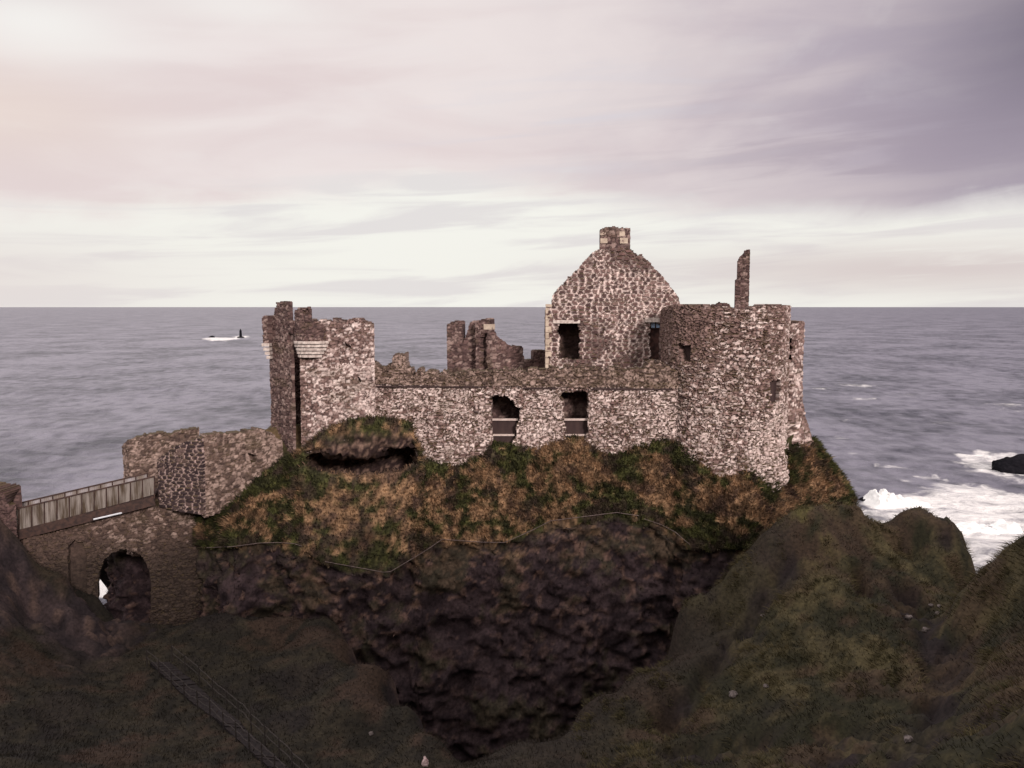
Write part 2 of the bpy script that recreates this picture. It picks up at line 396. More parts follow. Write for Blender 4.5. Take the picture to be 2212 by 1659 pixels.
wall('side_wall', GL, [(584, 690), (590, 686), (597, 657), (604, 655), (627, 653), (628, 675), (631, 692)],
     [(584, 975), (612, 985), (631, 985)], .16, 'brown', seed=22, parent=gh, jag=.10, size=(.34, .22),
     recess=[([(622, 722), (634, 722), (634, 742), (622, 742)], .4)])
GC = np.array([P(626, 800, 58.6)[:2], P(654, 800, 58.4)[:2]])
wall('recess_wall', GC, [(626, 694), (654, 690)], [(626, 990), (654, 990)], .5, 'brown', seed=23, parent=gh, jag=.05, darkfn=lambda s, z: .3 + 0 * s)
# turret drum on the corner and its corbel courses
cen = P(676, 800, 55.5)
def drum(r, a0, a1, n=14): return np.array([[cen[0] + r * 1.28 * math.cos(a), cen[1] + r * math.sin(a)] for a in np.linspace(a0, a1, n)])
wall('turret', drum(.84, R(190), R(345)), [(641, 668), (645, 663), (655, 662), (668, 665), (671.5, 672), (673, 694), (690, 702), (716, 714)], P(676, 738, 54.9)[2], .5, 'brown', seed=24, parent=gh, jag=.08, size=(.34, .22),
     recess=[([(655, 671), (662, 671), (662, 677), (655, 677)], .25)])
for k in range(5):
    v0 = 737 + k * 7.4; r = .91 - .055 * k
    z1, z0 = P(676, v0, 54.9)[2], P(676, v0 + 5.6, 54.9)[2]
    ang = np.linspace(R(190 + 2 * k), R((352, 349, 338, 334, 318)[k]), 16); top = [(cen[0] + (r * 1.28 + .02) * math.cos(a), cen[1] + r * math.sin(a)) for a in ang]
    mb = MB(); n = len(top)
    jit = rng.normal(0, .03, (n, 2))
    v = [(x + j[0], y + j[1], z0) for (x, y), j in zip(top, jit)] + [(x + j[0], y + j[1], z1) for (x, y), j in zip(top, jit)]
    mb.add(v, [[i, i + 1, n + i + 1, n + i] for i in range(n - 1)])
    c0 = [(cen[0], cen[1], z0), (cen[0], cen[1], z1)]
    mb.add(v + c0, [[i + 1, i, 2 * n, 2 * n] for i in range(0)] or [[0, 1, n + 1, n]])
    f = [[i + 1, i, 2 * n] for i in range(n - 1)] + [[n + i, n + i + 1, 2 * n + 1] for i in range(n - 1)]
    mesh_obj('corbel', np.array(v + c0), [np.concatenate([m_ for m_ in [np.array([[i, i + 1, n + i + 1, n + i] for i in range(n - 1)])]]), np.array(f)], M_LINTEL, gh)
# left turret stump, corbelled out over the side
c2 = P(583, 800, 57.7)
wall('turret', np.array([[c2[0] - .25, c2[1] + .3], [c2[0] - .33, c2[1] - .25], [c2[0] + .12, c2[1] - .45]]), [(573, 684), (590, 684)], P(578, 742, 57.6)[2], .5, 'brown', seed=26, parent=gh, jag=.06, size=(.32, .2))
for k in range(4):
    zt, zb = P(580, 741 + k * 9, 57.6)[2], P(580, 741 + k * 9 + 6.5, 57.6)[2]; o = .30 - .09 * k
    mb = MB(); mb.beam((c2[0] - o, c2[1] - .42 + .05 * k, (zt + zb) / 2), (c2[0] + .22, c2[1] - .46 + .05 * k, (zt + zb) / 2), .5, zt - zb); mb.build('corbel', M_LINTEL, gh)
g0, g1 = polyline(GF)[0][0] + np.array([-.6, 5.4]), polyline(GF)[0][1] + np.array([-1.3, 5.5])
zt = P(700, 700, 55)[2]
wall('rear_wall', np.array([g1, g0, GL[0] + np.array([0, 1.6])]), [(0, zt - .3), (2, zt + .2), (4.5, zt - .6), (8, zt - 2)], 33.0, .9, 'brown', seed=27, parent=gh, cell=.14, img=False)

# ---- gabled house
mh = thing('gabled_house', 'roofless gabled house end of dark stones in white mortar with a chimney on its peak', 'house')
HP = plan((1178, 61.2), (1470, 60.6))
DOOR = [(1206, 698), (1251, 698), (1252, 776), (1210, 776)]
SLOT = [(1403, 696), (1430, 696), (1430, 779), (1403, 779)]
wall('gable_wall', HP, [(1178, 660), (1191, 658), (1193, 640), (1198, 632), (1225, 602), (1227, 596), (1233, 596), (1250, 578), (1280, 546), (1294, 537), (1357, 537), (1366, 542), (1376, 548), (1387, 548), (1391, 556), (1410, 574), (1435, 602), (1455, 627), (1466, 642), (1470, 662)],
     33.6, .9, 'gable', holes=[DOOR, SLOT], seed=31, parent=mh, jag=.06, size=(.46, .29), cell=.07, relief=.07,
     darkfn=lambda s, z: .42 * sst(.0, 1, (4.0 - s) / 3.2) * sst(39.5, 42.5, z) + .18 * sst(45, 46.5, z))
wall('chimney', plan((1294, 61.0), (1358, 60.9)), [(1294, 496), (1308, 492), (1325, 489), (1340, 490), (1358, 492)], [(1294, 538), (1358, 538)], 1.1, 'brown', seed=32, parent=mh, jag=.05, size=(.42, .28), cell=.07, darkfn=lambda s, z: -.15 + 0 * s)
for (u0, v0, u1, v1) in ((1295, 500, 1309, 508), (1297, 515, 1312, 525), (1338, 500, 1350, 510), (1339, 514, 1356, 526)):
    mb = MB(); stack_box(mb, plan((1294, 61.0), (1358, 60.9)), u0, v0, u1, v1, .075, .3); mb.build('dressed_stone', M_CREAM, mh)
mb = MB(); stack_box(mb, HP, 1176.5, 657, 1192, 663, .16, .7); mb.build('skew_stone', M_STONE if False else M_CREAM, mh)
mb = MB()
for k, v0 in enumerate(np.linspace(664, 786, 10)):
    w = 13 if k % 2 else 7.5
    stack_box(mb, HP, 1177.6, v0 + .5, 1178 + w + (k == 6) * 2, v0 + 13.0, .085, .6)
mb.build('corner_stones', M_CREAM, mh)
mb = MB(); stack_box(mb, HP, 1195, 691.5, 1253, 698.5, .11, .5); mb.build('lintel', M_LINTEL, mh)
mb = MB(); stack_box(mb, HP, 1393, 686.5, 1428, 696, .11, .5); mb.build('lintel', M_LINTEL, mh)
mb = MB(); stack_box(mb, HP, 1208, 791, 1238, 796, .14, .3); mb.build('sill', M_LINTEL, mh)
wn = MB(); stack_box(wn, HP, 1403, 696, 1407, 711, -.25, .4); stack_box(wn, HP, 1415.6, 696, 1418, 708, -.25, .4); stack_box(wn, HP, 1407, 708, 1430, 711, -.24, .4)
wf = wn.build('window', M_TIMBER, mh)
pb = MB(); stack_box(pb, HP, 1406, 696.5, 1429, 708.5, -.30, .36); pb.build('pane', M_BLUE, wf)
fl = MB(); stack_box(fl, HP, 1402, 711, 1431, 782, -.42, .6); fl.build('boarding', flat_mat('reddish_boarding', (.04, .022, .02), (.12, .06, .05), 4, .85), mh)
h0, h1 = polyline(HP)[0]
dz = P(1178, 665, 61.2)[2]
wall('house_side_wall', np.array([h0 + np.array([.5, 9]), h0 + np.array([.02, .92])]), [(0, dz - 1.5), (3, dz - .6), (8, dz - .2)], 33.6, .8, 'brown', seed=33, parent=mh, cell=.14, img=False)
wall('house_side_wall', np.array([h1 + np.array([-.02, .92]), h1 + np.array([-.02, 9])]), [(0, dz - .2), (8, dz - 1)], 33.6, .8, 'brown', seed=34, parent=mh, cell=.14, img=False)
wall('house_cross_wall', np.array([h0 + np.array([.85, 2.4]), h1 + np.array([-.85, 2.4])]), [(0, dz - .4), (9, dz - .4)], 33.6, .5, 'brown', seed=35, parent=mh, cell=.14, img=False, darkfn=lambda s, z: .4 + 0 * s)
fb = MB(); fb.beam((h0[0] + .85, h0[1] + 1.66, dz - 1.05), (h1[0] - .85, h1[1] + 1.66, dz - 1.05), 1.45, .2); fb.build('hidden_slab', M_TIMBER, mh)

# ---- round tower
rt = thing('round_tower', 'massive weathered round corner tower with small dark window holes at the right castle end', 'tower')
RTP = plan((1428, 59.8), (1440, 57.8), (1454, 56.0), (1480, 55.1), (1520, 54.4), (1570, 53.9), (1620, 53.7), (1660, 53.9), (1688, 54.6), (1701, 55.9))
lastp = RTP[-1]; RTP = np.vstack([RTP, lastp + np.array([.55, 2.0]), lastp + np.array([.1, 5.5])])
zb = P(1700, 700, 55)[2]
WH = [([(1466, 742), (1478, 745), (1493, 745), (1494, 770), (1490, 781), (1474, 781), (1472, 768)], 2.4),
      ([(1660, 826), (1668, 822), (1680, 818), (1685, 824), (1682, 850), (1680, 868), (1665, 872), (1664, 848)], 2.4),
      ([(1686, 972), (1694, 968), (1704, 972), (1702, 988), (1692, 992)], .6)]
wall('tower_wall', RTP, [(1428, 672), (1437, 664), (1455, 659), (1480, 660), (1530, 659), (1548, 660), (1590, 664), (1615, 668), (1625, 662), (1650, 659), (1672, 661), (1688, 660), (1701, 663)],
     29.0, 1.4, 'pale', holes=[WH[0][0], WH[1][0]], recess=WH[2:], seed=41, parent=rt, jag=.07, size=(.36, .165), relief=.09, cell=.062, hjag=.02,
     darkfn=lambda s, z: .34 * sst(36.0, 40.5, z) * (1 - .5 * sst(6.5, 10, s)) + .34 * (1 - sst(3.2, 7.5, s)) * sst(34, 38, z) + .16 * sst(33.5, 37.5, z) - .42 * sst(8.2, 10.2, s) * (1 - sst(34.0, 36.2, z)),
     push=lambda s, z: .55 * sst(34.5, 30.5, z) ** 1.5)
wall('tower_back_wall', np.array([RTP[-1], RTP[0] + np.array([0, 1.0])]), [(0, P(1560, 675, 58)[2]), (4, P(1560, 690, 58)[2]), (9, P(1560, 680, 58)[2])], 29.0, .8, 'brown', seed=48, parent=rt, cell=.14, img=False)
for (u0, v0, u1, v1) in ((1462, 738, 1498, 785), (1656, 814, 1689, 876)):
    mb = MB(); stack_box(mb, RTP, u0, v0, u1, v1, -.34 if u0 < 1600 else -.10, .5); mb.build('window_shade_panel', M_TIMBER, rt)  # dark panels in place of the deep shade in the window hollows
cpt = RTP.mean(axis=0); ring = cpt + (RTP - cpt) * .80; zf = P(1560, 690, 55)[2]; nR = len(ring)
vf = [(x_, y_, z_) for z_ in (zf - .25, zf) for x_, y_ in ring] + [(cpt[0], cpt[1], zf - .25), (cpt[0], cpt[1], zf)]
mesh_obj('hidden_slab', np.array(vf), [np.array([[i, (i + 1) % nR, nR + (i + 1) % nR, nR + i] for i in range(nR)]), np.array([[(i + 1) % nR, i, 2 * nR] for i in range(nR)] + [[nR + i, nR + (i + 1) % nR, 2 * nR + 1] for i in range(nR)])], M_TIMBER, rt)  # slab added inside the tower to darken its window holes
TP2 = plan((1690, 57.0), (1712, 56.8), (1734, 57.4)); TP2 = np.vstack([TP2, TP2[-1] + np.array([.3, 3.5])])
wall('stair_turret', TP2, [(1690, 698), (1718, 698), (1724, 694), (1734, 695)], 28.6, 1.0, 'pale', seed=42, parent=rt, jag=.06, size=(.38, .22),
     recess=[([(1702, 730), (1707, 730), (1707, 776), (1702, 776)], 1.6)], darkfn=lambda s, z: .22 + 0 * s,
     push=lambda s, z: 1.0 * sst(36.6, 31.5, z) ** 1.3)

# ---- slender fragment on top
sf = wall('wall_fragment', plan((1584, 58.8), (1614, 58.6)), [(1584, 608), (1593.5, 602), (1594.5, 564), (1598, 556), (1606, 548), (1609, 540), (1614, 539)], P(1600, 690, 58.7)[2], 1.0, 'brown', seed=45, jag=.03, size=(.34, .2), cell=.06, hjag=.02, darkfn=lambda s, z: .15 + 0 * s)
tag(sf, 'slender tooth-like wall fragment standing above the round tower against the sky', 'wall fragment')
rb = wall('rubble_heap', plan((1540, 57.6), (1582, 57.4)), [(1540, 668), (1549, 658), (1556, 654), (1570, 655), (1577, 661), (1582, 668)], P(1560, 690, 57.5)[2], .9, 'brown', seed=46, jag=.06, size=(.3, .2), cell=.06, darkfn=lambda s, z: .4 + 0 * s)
tag(rb, 'small dark heap of rubble on top of the round tower, left of the slender fragment', 'rubble heap')

# ---- inner ruin
cr = thing('courtyard_ruin', 'jagged brown remains of inner walls behind the long wall, left of the gabled house', 'ruin')
wall('ruin_wall', plan((966, 67.5), (1036, 67.0)), [(966, 700), (972, 694), (984, 692), (1000, 694), (1000.5, 738), (1006, 726), (1012, 712), (1014, 698), (1020, 695), (1025, 697), (1026, 716), (1036, 712)], 33.0, .9, 'brown', seed=51, parent=cr, jag=.08, cell=.08)
wall('ruin_wall', plan((1028, 66.2), (1064, 65.6), (1182, 66.4)), [(1028, 700), (1033, 690), (1062, 689), (1063, 712), (1072, 722), (1088, 738), (1102, 747), (1130, 750), (1131.5, 776), (1151, 776), (1152, 757), (1175, 757), (1182, 760)], 33.0, .9, 'brown', seed=52, parent=cr, jag=.08, cell=.08,
     recess=[([(1036, 728), (1050, 722), (1050, 802), (1038, 802), (1040, 765)], .5)])
mb = MB(); stack_box(mb, plan((1028, 66.2), (1064, 65.6)), 1046, 700, 1063, 712, .1, .5); mb.build('dressed_stones', M_CREAM, cr)

# ---- entrance walls by the bridge
ew = thing('entrance_wall', 'brown rubble wall with a rounded end of dark stones in pale mortar, where the footbridge lands', 'wall')
EP = plan((333, 53.6), (380, 53.0), (432, 52.6))
wall('end_face', EP, [(333, 1006), (338, 996), (350, 985), (375, 966), (400, 956), (420, 950), (432, 946)], [(333, 1092), (432, 1112)], 1.0, 'dark', seed=61, parent=ew, jag=.05, size=(.50, .23), cell=.055)
EP2 = plan((430, 52.7), (500, 53.8), (606, 55.8))
wall('wall_face', EP2, [(430, 945), (455, 940), (500, 935), (530, 932), (556, 928), (575, 931), (585, 936), (606, 950)], [(430, 1122), (500, 1100), (540, 1064), (606, 1008)], .9, 'rubble', seed=62, parent=ew, jag=.07, size=(.34, .22), cell=.07,
     recess=[([(537, 980), (551, 980), (551, 998), (540, 998)], .5)])
bw = wall('passage_wall', plan((259, 57.6), (272, 56.8), (300, 57.0), (426, 58.4)), [(259, 992), (262, 972), (270, 956), (282, 949), (310, 941), (345, 936), (358, 934), (362, 938), (400, 929), (419, 925), (426, 926)], 25.0, .9, 'rubble', seed=63, jag=.05, size=(.36, .22), cell=.08,
     darkfn=lambda s, z: .25 + 0 * s)
tag(bw, 'weathered brown wall with a rounded left end behind the footbridge, nearest the open sea', 'wall')

# ---- masonry under the bridge
ARCH = [(211, 1420), (211, 1262), (215, 1240), (223, 1213), (238, 1196), (256, 1188), (275, 1186), (294, 1192), (310, 1206), (321, 1228), (326, 1258), (326, 1420)]
ba = wall('bridge_arch', plan((30, 51.3), (250, 53.2), (450, 54.6)), [(30, 1166), (70, 1158), (120, 1148), (195, 1122), (265, 1108), (330, 1094), (400, 1092), (450, 1108)], 18.5, lambda s: .85 + 2.0 * sst(5.2, 6.4, s), 'rubble', holes=[ARCH], seed=64, jag=.07, size=(.34, .22), cell=.06, hjag=.012, fade=(27.9, 25.2),
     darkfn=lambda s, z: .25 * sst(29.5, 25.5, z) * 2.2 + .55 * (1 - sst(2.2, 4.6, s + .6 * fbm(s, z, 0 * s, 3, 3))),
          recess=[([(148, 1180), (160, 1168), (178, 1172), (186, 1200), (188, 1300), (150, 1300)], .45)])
tag(ba, 'rough rubble masonry pierced by a dark round arch beneath the footbridge', 'bridge arch')
pp = wall('bridge_pier', plan((-60, 50.2), (0, 50.0), (18, 50.3)), [(-60, 1052), (-10, 1056), (4, 1062), (12, 1075), (18, 1092)], 26.5, 1.6, 'brown', seed=65, jag=.05, size=(.36, .24), darkfn=lambda s, z: .7 + 0 * s)
tag(pp, 'dark stone pier at the left frame edge where the footbridge begins', 'pier')

# ---- footbridge
fb_ = thing('footbridge', 'sloping footbridge with stained pale side panels, rusty rails and a dark girder', 'bridge')
YA, YB = 51.0, 53.2
A0, A1 = P(14, 1104, YA), P(334, 1029, YB)          # near top rail
B0, B1 = P(14, 1153, YA), P(334, 1068, YB)          # foot of the near panels
C0, C1 = P(14, 1170, YA), P(334, 1094, YB)
dirb = (A1 - A0) / np.linalg.norm(A1 - A0); back = np.cross(np.array([0, 0, 1.]), dirb); back /= np.linalg.norm(back)
WID = 2.0
def panel(t0, t1, off, mat):
    mbb = MB(); mid0, mid1 = (A0 + (A1 - A0) * t0), (A0 + (A1 - A0) * t1); lo0, lo1 = (B0 + (B1 - B0) * t0), (B0 + (B1 - B0) * t1)
    nx_ = 12; vs, fs = [], []
    for i in range(nx_ + 1):
        k = i / nx_; w = .018 * math.sin(i * math.pi)
        rib = .022 if i % 2 else -.012
        a = mid0 + (mid1 - mid0) * k + back * (off + rib) - np.array([0, 0, .03]); b = lo0 + (lo1 - lo0) * k + back * (off + rib)
        vs += [a, b, a + back * .03, b + back * .03]
    for i in range(nx_):
        o = i * 4; fs += [[o + 1, o + 5, o + 4, o], [o + 2, o + 6, o + 7, o + 3], [o, o + 4, o + 6, o + 2]]
    mbb.add(vs, fs); return mbb.build('side_panel', mat, fb_)
NP = 12
for k in range(NP): panel((k + .04) / NP, (k + .96) / NP, 0, M_PANEL)
for k in range(NP - 1): panel((k + .04) / NP, (k + .96) / NP, WID, M_FARPANEL)
for off in (0, WID):
    for k in range(NP + 1 if off == 0 else NP):
        t = k / NP; mb = MB(); q = A0 + (A1 - A0) * t + back * (off - .05); r_ = C0 + (C1 - C0) * t + back * (off - .05)
        mb.beam(q + np.array([0, 0, .02]), r_, .06, .06, up=(0, 1, 0)); mb.build('post', M_RUST, fb_)
    mb = MB(); e = A1 if off == 0 else A0 + (A1 - A0) * (NP - 1) / NP
    mb.beam(A0 + back * off, e + back * off, .10, .08); mb.build('top_rail', M_RUST, fb_)
for off in (-.03, WID + .03):
    mb = MB(); mb.beam((B0 + C0) / 2 + back * off, (B1 + C1) / 2 + back * off, .14, np.linalg.norm(B0 - C0) * 1.0 + .1); mb.build('girder', M_RUST, fb_)
mb = MB(); dk = np.array([0, 0, -.02]); mb.beam(B0 + back * WID / 2 + dk, B1 + back * WID / 2 + dk, WID - .2, .12); mb.build('deck', M_TIMBER, fb_)
mb = MB(); q0, q1 = P(202, 1122, 52.0), P(263, 1108, 52.5); mb.tube([q0, q1], .055, 8); gap_bar = mb.build('sea_gap_bar', M_WHITE)  # white bar in place of the strip of sea below the girder
tag(gap_bar, 'thin white strip standing in for the sea seen through the gap below the dark girder of the footbridge', 'bar')

# ------------------------------------------------------------------ castle rock (one lofted sheet)
LIP = [(330, 1180), (440, 1182), (560, 1174), (650, 1180), (700, 1212), (830, 1233), (855, 1222), (960, 1166), (1080, 1171), (1200, 1121), (1330, 1109), (1430, 1136), (1490, 1176), (1560, 1190), (1650, 1185), (1720, 1170), (1800, 1150)]
def lipv(u): return float(np.interp(u, [a for a, b in LIP], [b for a, b in LIP]))
def ywall(u): return float(np.interp(u, [430, 500, 600, 648, 808, 1000, 1454, 1480, 1520, 1570, 1620, 1660, 1688, 1705, 1757], [54.4, 54.0, 55.6, 55.3, 55.3, 55.8, 55.6, 55.0, 54.2, 53.6, 53.3, 53.4, 54.0, 55.4, 56.6]))
def lerp(a, b, t): return a + (b - a) * t
cols_ = []
NROW = 13
def back_pts(x, yw, zt=33.9, zc=None, ye=76):
    return [np.array([x * 1.02, ye + 6, -3.]), np.array([x, ye + 3, 16.]), np.array([x, ye, min(31., zt - 2.5)]), np.array([x, ye - 3, zt]), np.array([x, yw + 1.4, zt])]
uu = [215, 238, 262, 300, 340, 390, 430, 470, 500, 530, 560, 600, 640, 656, 680, 710, 740, 770, 800, 830, 860, 885, 900, 912, 950, 990, 1040, 1066, 1095, 1120, 1150, 1166, 1185, 1215, 1250, 1275, 1300, 1325, 1350, 1400, 1440, 1460, 1490, 1515, 1540, 1570, 1600, 1625, 1640, 1655, 1680, 1700, 1712]
for u in uu:
    if u < 430:
        v0, yw = 1100, 57.4 + (430 - u) * .008; yl, vl = yw - .6, 1180
        if u < 300: vl = 1170
    else: v0, yw = vc(u), ywall(u); vl = lipv(u); yl = yw - 3.0
    if 430 <= u < 500: yl = yw - 1.0
    pc = P(u, v0, yw)
    bx = pc[0] * 1.05
    row = back_pts(bx, yw, min(33.9, pc[2] + 2.4)) if u >= 430 else back_pts(bx, yw, pc[2] - 2.2 - (430 - u) * .014, None, 64)
    row.append(P(u, v0, yw + .55) + np.array([0, 0, .15]))
    cave = 645 < u < 905
    if cave:
        k = sst(645, 700, u) * sst(905, 880, u)
        vr = float(np.interp(u, [645, 700, 760, 820, 870, 905], [990, 984, 990, 984, 972, 962])); vb = float(np.interp(u, [645, 690, 760, 830, 905], [1002, 1018, 1026, 1021, 1000]))
        ps = [P(u, v0, yw - .25 - .25 * k), P(u, lerp(v0, vr, .5), yw - .4 * k - .1), P(u, vr, yw - .3 * k), P(u, vr + 3, yw + 3.4 * k), P(u, vb - 1, yw + 3.4 * k - .2), P(u, vb + 2, yw - .9), P(u, lerp(vb, vl, .5), lerp(yw - .9, yl, .55))]
    else:
        ps = [P(u, lerp(v0, vl, t), lerp(yw - .12, yl, t ** .85)) for t in (0, .08, .18, .28, .42, .56, .78)]
    row += ps
    yb = yl - 3.5
    row += [P(u, vl, yl), P(u, vl + 14, yl + .35), P(u, lerp(vl, 1750, .33), lerp(yl, yb, .15)), P(u, lerp(vl, 1750, .7), lerp(yl, yb, .5)), P(u, 1800, yb), P(u, 2100, yb - .6)]
    cols_.append(row)
NR = len(cols_[0])
# right flank: follows the skyline of the rock
def flank(pts, x, yw):
    pts = [P(*q) for q in pts]
    return back_pts(x, yw, min(33, pts[0][2])) + [pts[0] + np.array([0, .55, .1])] + pts
fl1 = [(1722, 962, 56.2), (1726, 975, 56.0), (1732, 990, 55.9), (1738, 1005, 55.7), (1744, 1025, 55.4), (1750, 1045, 55.2), (1758, 1080, 54.8), (1764, 1120, 54.4), (1766, 1140, 54.4), (1772, 1250, 54), (1776, 1400, 53), (1780, 1800, 52), (1780, 2100, 52)]
fl2 = [(1757, 952, 57.6), (1766, 966, 57.4), (1776, 980, 57.3), (1788, 995, 57.1), (1800, 1011, 57.0), (1813, 1028, 56.8), (1830, 1053, 56.6), (1845, 1085, 56.3), (1850, 1105, 56.2), (1856, 1250, 56), (1866, 1400, 55.5), (1880, 1800, 55), (1880, 2100, 55)]
fl3 = [(1750, 958, 60.5), (1764, 974, 60.5), (1775, 986, 60.5), (1786, 1002, 60.5), (1797, 1020, 60.5), (1808, 1040, 60.5), (1822, 1065, 60.5), (1836, 1100, 60.5), (1840, 1125, 60.5), (1850, 1250, 60.5), (1860, 1400, 60.5), (1870, 1800, 60.5), (1870, 2100, 60.5)]
for f_, x, yw in ((fl1, P(1715, 960, 60)[0], 57), (fl2, P(1725, 960, 62)[0], 58.5), (fl3, P(1730, 960, 64)[0], 61.5)):
    r_ = flank(f_, x, yw); assert len(r_) == NR, (len(r_), NR); cols_.append(r_)
# left end turns back behind the arch
first = [q.copy() for q in cols_[0]]
for q in first[5:]: q[1] += 4.5; q[0] += .2
cols_.insert(0, first)
CP = np.array(cols_)                                 # ncol, nrow, 3
def resample(A, n, axis):
    A = np.moveaxis(A, axis, 0); d = np.linalg.norm(np.diff(A, axis=0), axis=-1).mean(axis=1) ** .8
    s = np.concatenate([[0], np.cumsum(d)]); q = np.linspace(0, s[-1], n)
    out = np.empty((n,) + A.shape[1:])
    for i in np.ndindex(A.shape[1:]): out[(slice(None),) + i] = np.interp(q, s, A[(slice(None),) + i])
    return np.moveaxis(out, 0, axis), np.interp(q, s, np.arange(len(s)))
front = CP[:, 5:, :]
G, _ = resample(front, 420, 0)
# rows: keep contact detail, spread by arc length
G, rowid = resample(G, 250, 1)
for it in range(2):
    H = G.copy(); H[1:-1, 1:-1] = (G[1:-1, 1:-1] * 2 + G[2:, 1:-1] + G[:-2, 1:-1] + G[1:-1, 2:] * .5 + G[1:-1, :-2] * .5) / 5; H[:, :3] = G[:, :3]; G = H
du = np.gradient(G, axis=0); dv = np.gradient(G, axis=1); nrm = np.cross(dv, du); nrm /= np.linalg.norm(nrm, axis=-1, keepdims=True) + 1e-9
rid_ = np.broadcast_to(rowid[None, :], G.shape[:2])
x, y, z = G[..., 0], G[..., 1], G[..., 2]
LIPROW = 8.0
lipn = rid_ + .9 * fbm(x * .5, y * .5, z * .5, 4, 90) + .5 * fbm(x * 1.8, y * 1.8, z * 1.8, 3, 96)
rock = sst(LIPROW - .1, LIPROW + 1.3, lipn)
ucol = CX + F * x / (y * CT - (z - CZ) * ST)
incave = sst(640, 690, ucol) * (1 - sst(890, 915, ucol)) * (1 - sst(5.6, 6.2, rid_)) * sst(1.2, 2.3, rid_ + 1.0 * fbm(x, y, z, 3, 17))
rock = np.maximum(rock, incave)
qx = x + 1.3 * fbm(x * .45, y * .45, z * .45, 4, 5); qy = y + 1.3 * fbm(x * .45, y * .45, z * .45, 4, 6); qz = z + 1.2 * fbm(x * .45, y * .45, z * .45, 4, 7)
f1, ed3, wr = worley3(qx * .62 + qz * .2, qy * .62, qz * .75, 3)
f1b, ed3b, wrb = worley3(qx * 1.9, qy * 1.9, qz * 2.6 + qx * .5, 8)
dis_rock = .85 * (wr - .5) * sst(0, .2, ed3) + .34 * (wrb - .5) * sst(-.3, .3, fbm(x * .6, y * .6, z * .6, 3, 24)) + 1.5 * fbm(x * .22, y * .22, z * .14, 4, 21) + .26 * fbm(x * 1.6, y * 1.6, z * 1.6, 5, 23, .6) + .11 * (worley3(qx * 3.6, qy * 3.6, qz * 4.6, 9)[2] - .5) - .30 * (1 - np.abs(fbm(x * .7 + 4, y * .7, z * .5, 4, 25)) * 4).clip(0, 1)
hump = fbm(x * .45, y * .45, z * .45, 4, 31)
dis_turf = .8 * hump + .30 * (wrb - .5) * sst(-.1, .4, fbm(x * .8, y * .8, z * .8, 3, 34)) + .12 * fbm(x * 3, y * 3, z * 3, 3, 33)
amp = sst(.6, 2.6, rid_)
amp = np.maximum(amp, .10)
dis_rock = dis_rock + incave * (.5 * (worley3(x * 2.6, y * 2.6, z * 3.4, 12)[2] - .5) - .2)
dis = (dis_turf * (1 - rock) + dis_rock * rock * lerp(1, .5, incave)) * amp
G2 = G + nrm * dis[..., None]
# colour
n1 = fbm(x * .55, y * .55, z * .7, 4, 51); n2 = fbm(x * 1.7, y * 1.7, z * 1.9, 4, 52); n3 = fbm(x * 4, y * 4, z * 4, 3, 53)
ora = mixc((.105, .064, .038), (.335, .205, .115), sst(-.35, .45, n3 + .4 * n2)); grn = mixc((.026, .026, .011), (.078, .080, .026), sst(-.4, .5, n3))
zone = np.interp(ucol, [430, 560, 640, 900, 1050, 1250, 1500, 1700, 1760, 1850], [-.40, -.28, .02, .16, .0, -.12, .0, .02, -.3, -.5]) + .50 * sst(2, 5.0, rid_) * (1 - .75 * sst(6.6, 7.8, rid_)) - .34
tf = mixc(grn, ora, sst(-.22, .26, n2 * .8 + n1 * 1.1 + n3 * .3 + zone + .06))
tf = mixc(tf, (.055, .032, .030), sst(.14, .32, fbm(x * 1.3, y * 1.3, z * 1.5, 4, 57) + .12 * sst(6, 8, rid_)) * .6)
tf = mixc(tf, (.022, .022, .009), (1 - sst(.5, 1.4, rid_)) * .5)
rk = mixc((.024, .0155, .018), (.050, .033, .035), sst(-.4, .4, n2))
rk = mixc(rk, (.15, .09, .07), sst(.72, .86, wrb + .42 * n1 + .25 * n3) * .8 * (1 - .75 * sst(9.0, 10.6, rid_)))
rk = mixc(rk, (.036, .033, .016), sst(.05, .35, n1 + .5 * n2) * .6)
cave_c = mixc((.032, .019, .018), (.17, .11, .085), sst(.45, .9, worley3(x * 4.2, y * 4.2, z * 5.5, 12)[2] + .4 * n2 + .35 * n3)); cave_c = mixc(cave_c, (.034, .036, .013), (1 - sst(1.3, 2.4, rid_ + 1.0 * n2)) * .8)
rk = mixc(rk, cave_c, incave)
colr = mixc(tf, rk, rock)
nc_, nr_ = G2.shape[:2]
def gridfaces(nc, nr, flip=False):
    i, j = np.meshgrid(np.arange(nc - 1), np.arange(nr - 1), indexing='ij'); i, j = i.ravel(), j.ravel()
    q = np.stack([i * nr + j, (i + 1) * nr + j, (i + 1) * nr + j + 1, i * nr + j + 1], 1)
    return q[:, ::-1] if flip else q
rk_o = mesh_obj('castle_rock', G2.reshape(-1, 3), [gridfaces(nc_, nr_, True)], M_ROCK, None, colr.reshape(-1, 3), True)
tag(rk_o, None, None, None, 'structure')
